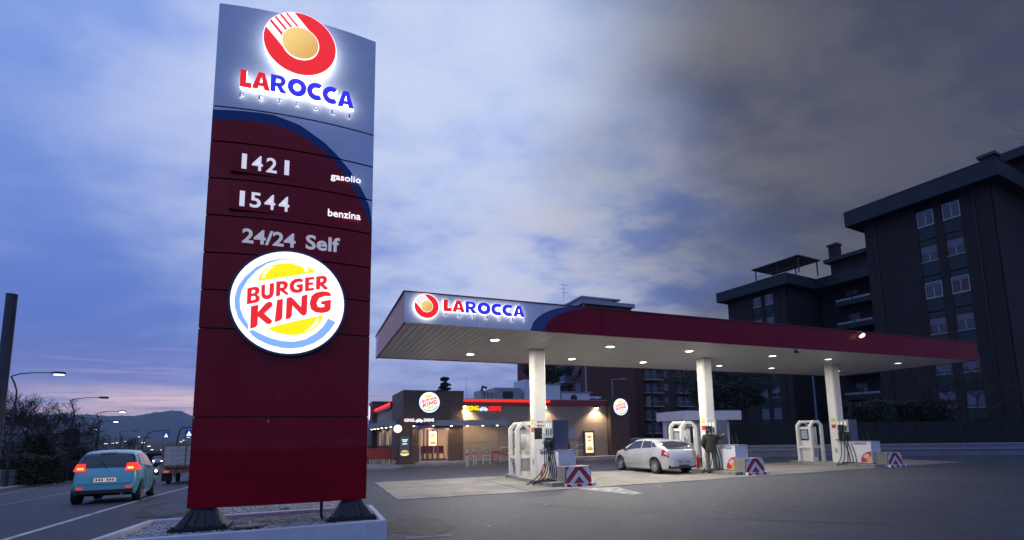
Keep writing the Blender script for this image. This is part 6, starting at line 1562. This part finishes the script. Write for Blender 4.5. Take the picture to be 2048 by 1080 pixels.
# ================================================================ LEFT SIDE OF THE ROAD
bpole = thing('steel_mast', 'thick round steel mast at the left edge', 'mast', (-13.31, 13.0, 0)); MB().tube([(0,0,-.1),(0,0,5.48)], [.125,.118], 16).build('shaft', mat('mast_paint', (.05,.055,.075), .55, var=.3, scale=4), bpole); MB().tube([(0,0,5.48),(0,0,5.51)], .122, 16).build('cap', M_DARK, bpole)
def street_lamp(lab, head, d, lit=True, pw=0, h=7.4, m_=None):
    """head (x,y,z) world position of the luminaire"""
    x, y, z = head; dirr = Vector((.93, .37))
    base = Vector((x, y))-dirr*2.05; zb = z-h
    t = thing('street_lamp', lab, 'street lamp', (base.x, base.y, zb), math.atan2(dirr.y, dirr.x), 'curved street lamps along the left of the road')
    MB().tube([(0,0,0),(0,0,h*.68)], [.10,.075], 8).build('pole', M_DARK, t)
    MB().tube([(0,0,h*.68),(.06,0,h*.76),(.04,0,h*.84),(-.12,0,h*.91),(-.30,0,h*.965)], [.06,.055,.05,.048,.045], 8).build('neck', M_DARK, t)
    MB().tube([(-.30,0,h*.965),(.15,0,h*.99),(.9,0,h*1.004),(1.7,0,h*1.004)], [.04,.035,.03,.03], 8).build('arm', M_DARK, t)
    mb = MB(); mb.tube([(1.65,0,h*1.004),(1.8,0,h*1.006),(2.3,0,h*1.004),(2.42,0,h*1.0)], [.04,.09,.10,.03], 8); ho = mb.build('lamp_head', M_DARK, t)
    if lit:
        MB().box(1.80, 2.30, -.075, .075, h*1.004-.125, h*1.004-.085).build('led_panel', m_ or E_STREET, ho)
        if pw: light('AREA', (2.05,0,h-.15), pw, (1,.82,.62), .3, t)
L_ = [((118,747),32,1,45,'nearest curved street lamp on the left, lit'),((208,796),44,0,0,'second curved street lamp on the left, unlit'),((245,823),57,1,25,'third curved street lamp, lit, just right of the second'),((232,843),72,1,0,'fourth curved street lamp, lower and lit'),((190,858),104,1,0,'small distant street lamp left of the fourth'),((270,862),92,0,0,'distant unlit street lamp above the trees'),((297,876),88,0,0,'distant unlit street lamp beside the crossing sign arm')]
def wpt(px, py, d):
    xx, uu = (px-1024)/1003.4, -(py-740.2)/1003.4; cr, sr = math.cos(ROLL), math.sin(ROLL); x = cr*xx-sr*uu; u = sr*xx+cr*uu; c, s_ = math.cos(PITCH), math.sin(PITCH); k = d/(c-s_*u)
    return (x*k, d, EYE+(s_+c*u)*k)
for (p, d, lit, pw_, lab) in L_:
    hd = wpt(p[0], p[1], d); street_lamp(lab, hd, d, lit, pw_, h=min(9, max(6.2, hd[2]-hz(hd[0], hd[1])-.1)))
for i, (x, y, z) in enumerate(((14,-62,7.4),(24,-84,7.6),(30,-118,7.8),(9.0,-74,6.0),(17,-98,5.2),(38,-120,6.4),(13,-130,7.0))):
    street_lamp('curved street lamp standing behind the camera, '+['first','second','third','low fourth','low fifth','sixth','seventh'][i]+' from the totem', (x, y, z), 0, 1, 0, h=z-.1, m_=E_SODIUM)
# far small lamps, only a lit head on a thin pole
fl_ = [(212,888),(225,887),(234,886),(250,883),(278,874),(286,886),(298,893),(304,900),(318,904),(323,900),(318,912),(303,921),(368,881),(362,884),(122,849),(119,905),(103,913),(352,890),(377,875)]
order = sorted(range(len(fl_)), key=lambda i: fl_[i][0])
ordn = ['leftmost','second','third','fourth','fifth','sixth','seventh','eighth','ninth','tenth','eleventh','twelfth','thirteenth','fourteenth','fifteenth','sixteenth','seventeenth','eighteenth','rightmost']
def lamp_label(i): return 'tiny lit far lamp, '+ordn[order.index(i)]+' of the distant lights left of the totem'
for i, p in enumerate(fl_):
    d = 120+(i % 5)*22; x, y, z = wpt(p[0], p[1], d); gz = hz(x, y); h = max(2.2, z-gz)
    lab = 'tiny lit lamp far down the road, number %d counted from the left edge' % (i+1)
    t = thing('distant_lamp', lamp_label(i), 'street lamp', (x, y, z-h), 0, 'tiny lit lamps in the far distance')
    MB().tube([(0,0,0),(0,0,h)], [.07,.05], 5).build('pole', M_DARK, t); MB().box(-.3,.3,-.2,.2,h,h+.16).build('lamp_head', E_FAR, t)
# crossing signs on curved arms
M_SIGNB = mat('sign_blue', (.01,.05,.35), .4, emit=(.01,.05,.35), es=.3)
for (bp_, sg, d, lab) in (((284,905),(333,870),66,'lit blue and white pedestrian crossing sign on a long curved arm over the road'),((352,905),(379,866),52,'second lit crossing sign, partly hidden by the totem')):
    b0 = wpt(bp_[0], bp_[1], d); s0 = wpt(sg[0], sg[1], d); zg = hz(b0[0], b0[1]); t = thing('crossing_sign', lab, 'road sign', (b0[0], b0[1], zg), 0)
    X_ = s0[0]-b0[0]; Zt = s0[2]-zg+.55
    MB().tube([(0,0,0),(0,0,Zt*.62),(X_*.06,0,Zt*.80),(X_*.22,0,Zt*.95),(X_*.45,0,Zt),(X_*1.12,0,Zt+.04)], .06, 8).build('arm', M_DARK, t)
    z = s0[2]-zg; r = .34; MB().box(X_-r, X_+r, -.06, .02, z-r, z+r).build('panel', M_SIGNB, t)
    MB().prism_y([(X_-.27,z-.27),(X_+.27,z-.27),(X_,z+.22)], -.075, -.065).build('triangle', E_WHITE, t)
    MB().tube([(X_,-.08,z+.02),(X_,-.08,z-.08)], .03, 5).build('walker_body', M_DARK, t)
    for s_ in (-1,1): MB().tube([(X_,-.08,z-.08),(X_+s_*.07,-.08,z-.2)], .018, 4).build('walker_leg', M_DARK, t)
    MB().tube([(X_-.62,0.3,-1),(X_-.62,0.3,Zt*.93)], .05, 6).build('support_post', M_GREY, t)
# railing on the inner edge of the pavement
rl = thing('railing', 'dark vertical-bar railing at the back of the left pavement', 'railing', (0,0,0))
A_, B_ = Vector((-31.6, 31.4)), Vector((-34.6, 36.6)); nb = 26; bar = None
za_, zb_ = hz(*A_)+.14, hz(*B_)+.14
for i in range(nb+1):
    p = A_.lerp(B_, i/nb); z = za_+(zb_-za_)*i/nb
    if bar is None: bar = MB().tube([(0,0,0),(0,0,.98)], .016, 4).build('bar', M_GREY, rl, (p.x, p.y, z))
    else: c = bar.copy(); COL.objects.link(c); c.location = (p.x, p.y, z)
for k, h in enumerate((.12, .98)): MB().tube([(A_.x,A_.y,za_+h),(B_.x,B_.y,zb_+h)], .025, 6).build('rail', M_GREY, rl)
for p, z in ((A_, za_), (B_, zb_)): MB().tube([(p.x,p.y,z-.1),(p.x,p.y,z+1.05)], .035, 6).build('post', M_GREY, rl)
# trees and hedges beyond
for i, (px_, py_, d, h, lab, sd, dep) in enumerate(((58,925,42,6.6,'large bare tree with dense twigs behind the nearest street lamp',41,7),(22,930,40,6.0,'bare tree at the far left behind the steel mast',42,7),(112,925,46,5.4,'bare tree with spreading twigs right of the nearest lamp',43,7),(176,900,105,6.4,'distant bare tree under the second street lamp',44,5),(205,900,110,6.8,'distant bare tree left of the third lamp pole',45,5),(243,900,112,7.2,'distant bare tree right of the third lamp pole',46,5),(270,900,118,6.0,'small distant bare tree by the crossing sign arm',47,5))):
    x, y, _z = wpt(px_, py_, d); bare_tree('bare_tree', lab, (x, y, hz(x, y)), h*(1.3 if d < 60 else 1.0), sd, dep, .17 if d < 60 else .12, (0,0), .011 if d < 60 else .02, spread=.62, up=.10, trunk=.22)
x, y, _z = wpt(138, 915, 62); leafy_tree('evergreen_tree', 'dark evergreen tree beyond the bare trees on the left', (x, y, hz(x, y)), 5.9, 2.2, 51, 26, 150, .2, base=.08)
x, y, _z = wpt(66, 925, 38); leafy_tree('evergreen_shrub', 'round black evergreen shrub behind the railing', (x, y, hz(x, y)-.2), 3.7, 1.6, 52, 26, 170, .16, base=.02)
for (px_, d, w_, h, lab, sd) in ((10, 34, 5.5, 1.9, 'overgrown dark hedge at the left edge behind the pavement', 61),(112, 44, 6.5, 1.1, 'dark hedge behind the railing, left of the turquoise car', 62),(160, 60, 9, 1.9, 'farther hedge running behind the turquoise car', 63),(236, 92, 18, 2.2, 'distant dark hedge under the third lamp', 64)):
    x, y, _z = wpt(px_, 930, d); hedge(lab, (x, y, hz(x, y)+.1), w_, 1.6, h, .75, sd, 2400, 'hedge')
# houses far left, among the trees
M_HB = mat('house_plaster', (.18,.10,.10), .8, var=.2)
for (px_, py_, d, w_, h, lab) in ((96, 925, 78, 9, 5.2, 'reddish house half hidden behind the bare trees'),(14, 930, 60, 6, 5.0, 'dark brick building at the left edge with small lit window')):
    x, y, _z = wpt(px_, py_, d); hs = thing('house', lab, 'house', (x, y, hz(x, y)), .6)
    MB().box(-w_/2,w_/2,0,6,0,h-1).build('wall', M_HB, hs); mb = MB(); mb.add([(-w_/2-.4,-.4,h-1),(w_/2+.4,-.4,h-1),(w_/2+.4,6.4,h-1),(-w_/2-.4,6.4,h-1),(-w_/2-.4,3,h+.6),(w_/2+.4,3,h+.6)], [(0,1,5,4),(2,3,4,5),(0,4,3),(1,2,5),(0,3,2,1)]); mb.build('roof', M_EAVE, hs)
    for k in range(3): win(hs, -w_/2+.8+k*w_/3.2, -w_/2+1.9+k*w_/3.2, 1.0, 2.3, (.9,0,.5)[k], y=-.04, lit=em('window_glow', (1,.65,.4), .8) if k == 1 else None)
# hills
def ridge(name, T, d, dep, m):
    mb = MB(); n = len(T); vs = []
    for k, (f, dd) in enumerate(((0.0, -.35), (.55, -.14), (1., 0), (.6, .3), (0., .6))):
        for (a, z) in T:
            jit = 1+.10*math.sin(a*37+k*2.1)*(.3+.7*(k != 2)); r_ = d*(1+dd*dep*jit); vs.append((r_*math.sin(a), r_*math.cos(a), -6+f*(z+6)*(jit if k in (1,3) else 1)))
    mb.add(vs, [(k*n+i, k*n+i+1, (k+1)*n+i+1, (k+1)*n+i) for k in range(4) for i in range(n-1)], 0, True)
    return struct(mb.build(name, m))
def az_of(px): return math.atan((px-1024)/1003.4)
pr = [(-700,230),(-300,270),(-100,300),(0,292),(60,318),(110,322),(160,318),(200,300),(235,290),(265,292),(290,305),(315,330),(340,345),(360,335),(385,285),(410,240),(450,205),(520,190),(600,170),(700,150),(800,120),(1000,80)]
T = []
for i in range(len(pr)-1):
    for k in range(6):
        t = k/6; p = pr[i][0]+(pr[i+1][0]-pr[i][0])*t; z = pr[i][1]+(pr[i+1][1]-pr[i][1])*(t*t*(3-2*t)); T.append((az_of(p), z*math.cos(az_of(p))+3*math.sin(p*.11)+2*math.sin(p*.37)))
M_HILL = mat('wooded_hill', (.035,.045,.05), .95, var=.3, scale=.004)
def hz_h(T, d): return [(a, z*(d/6000)/math.cos(a)*1.0) for a, z in T]
ridge('hills', [(a, 0) for a, z in T] and [(a, z) for a, z in T], 6000, .6, M_HILL)

# ================================================================ AIR
hzm = bpy.data.materials.new('air'); hzm.use_nodes = True; q = NT(hzm.node_tree); q.n.remove(q.n['Principled BSDF'])
pv_ = q.new('ShaderNodeVolumePrincipled'); pv_.inputs['Color'].default_value = (.66,.82,1,1); pv_.inputs['Density'].default_value = .00010; pv_.inputs['Anisotropy'].default_value = .0
q.l.new(pv_.outputs[0], q.n['Material Output'].inputs['Volume'])
hb_ = MB().box(-9500, 9500, -9500, 9500, -8, 370).build('haze', hzm); hb_['kind'] = 'stuff'
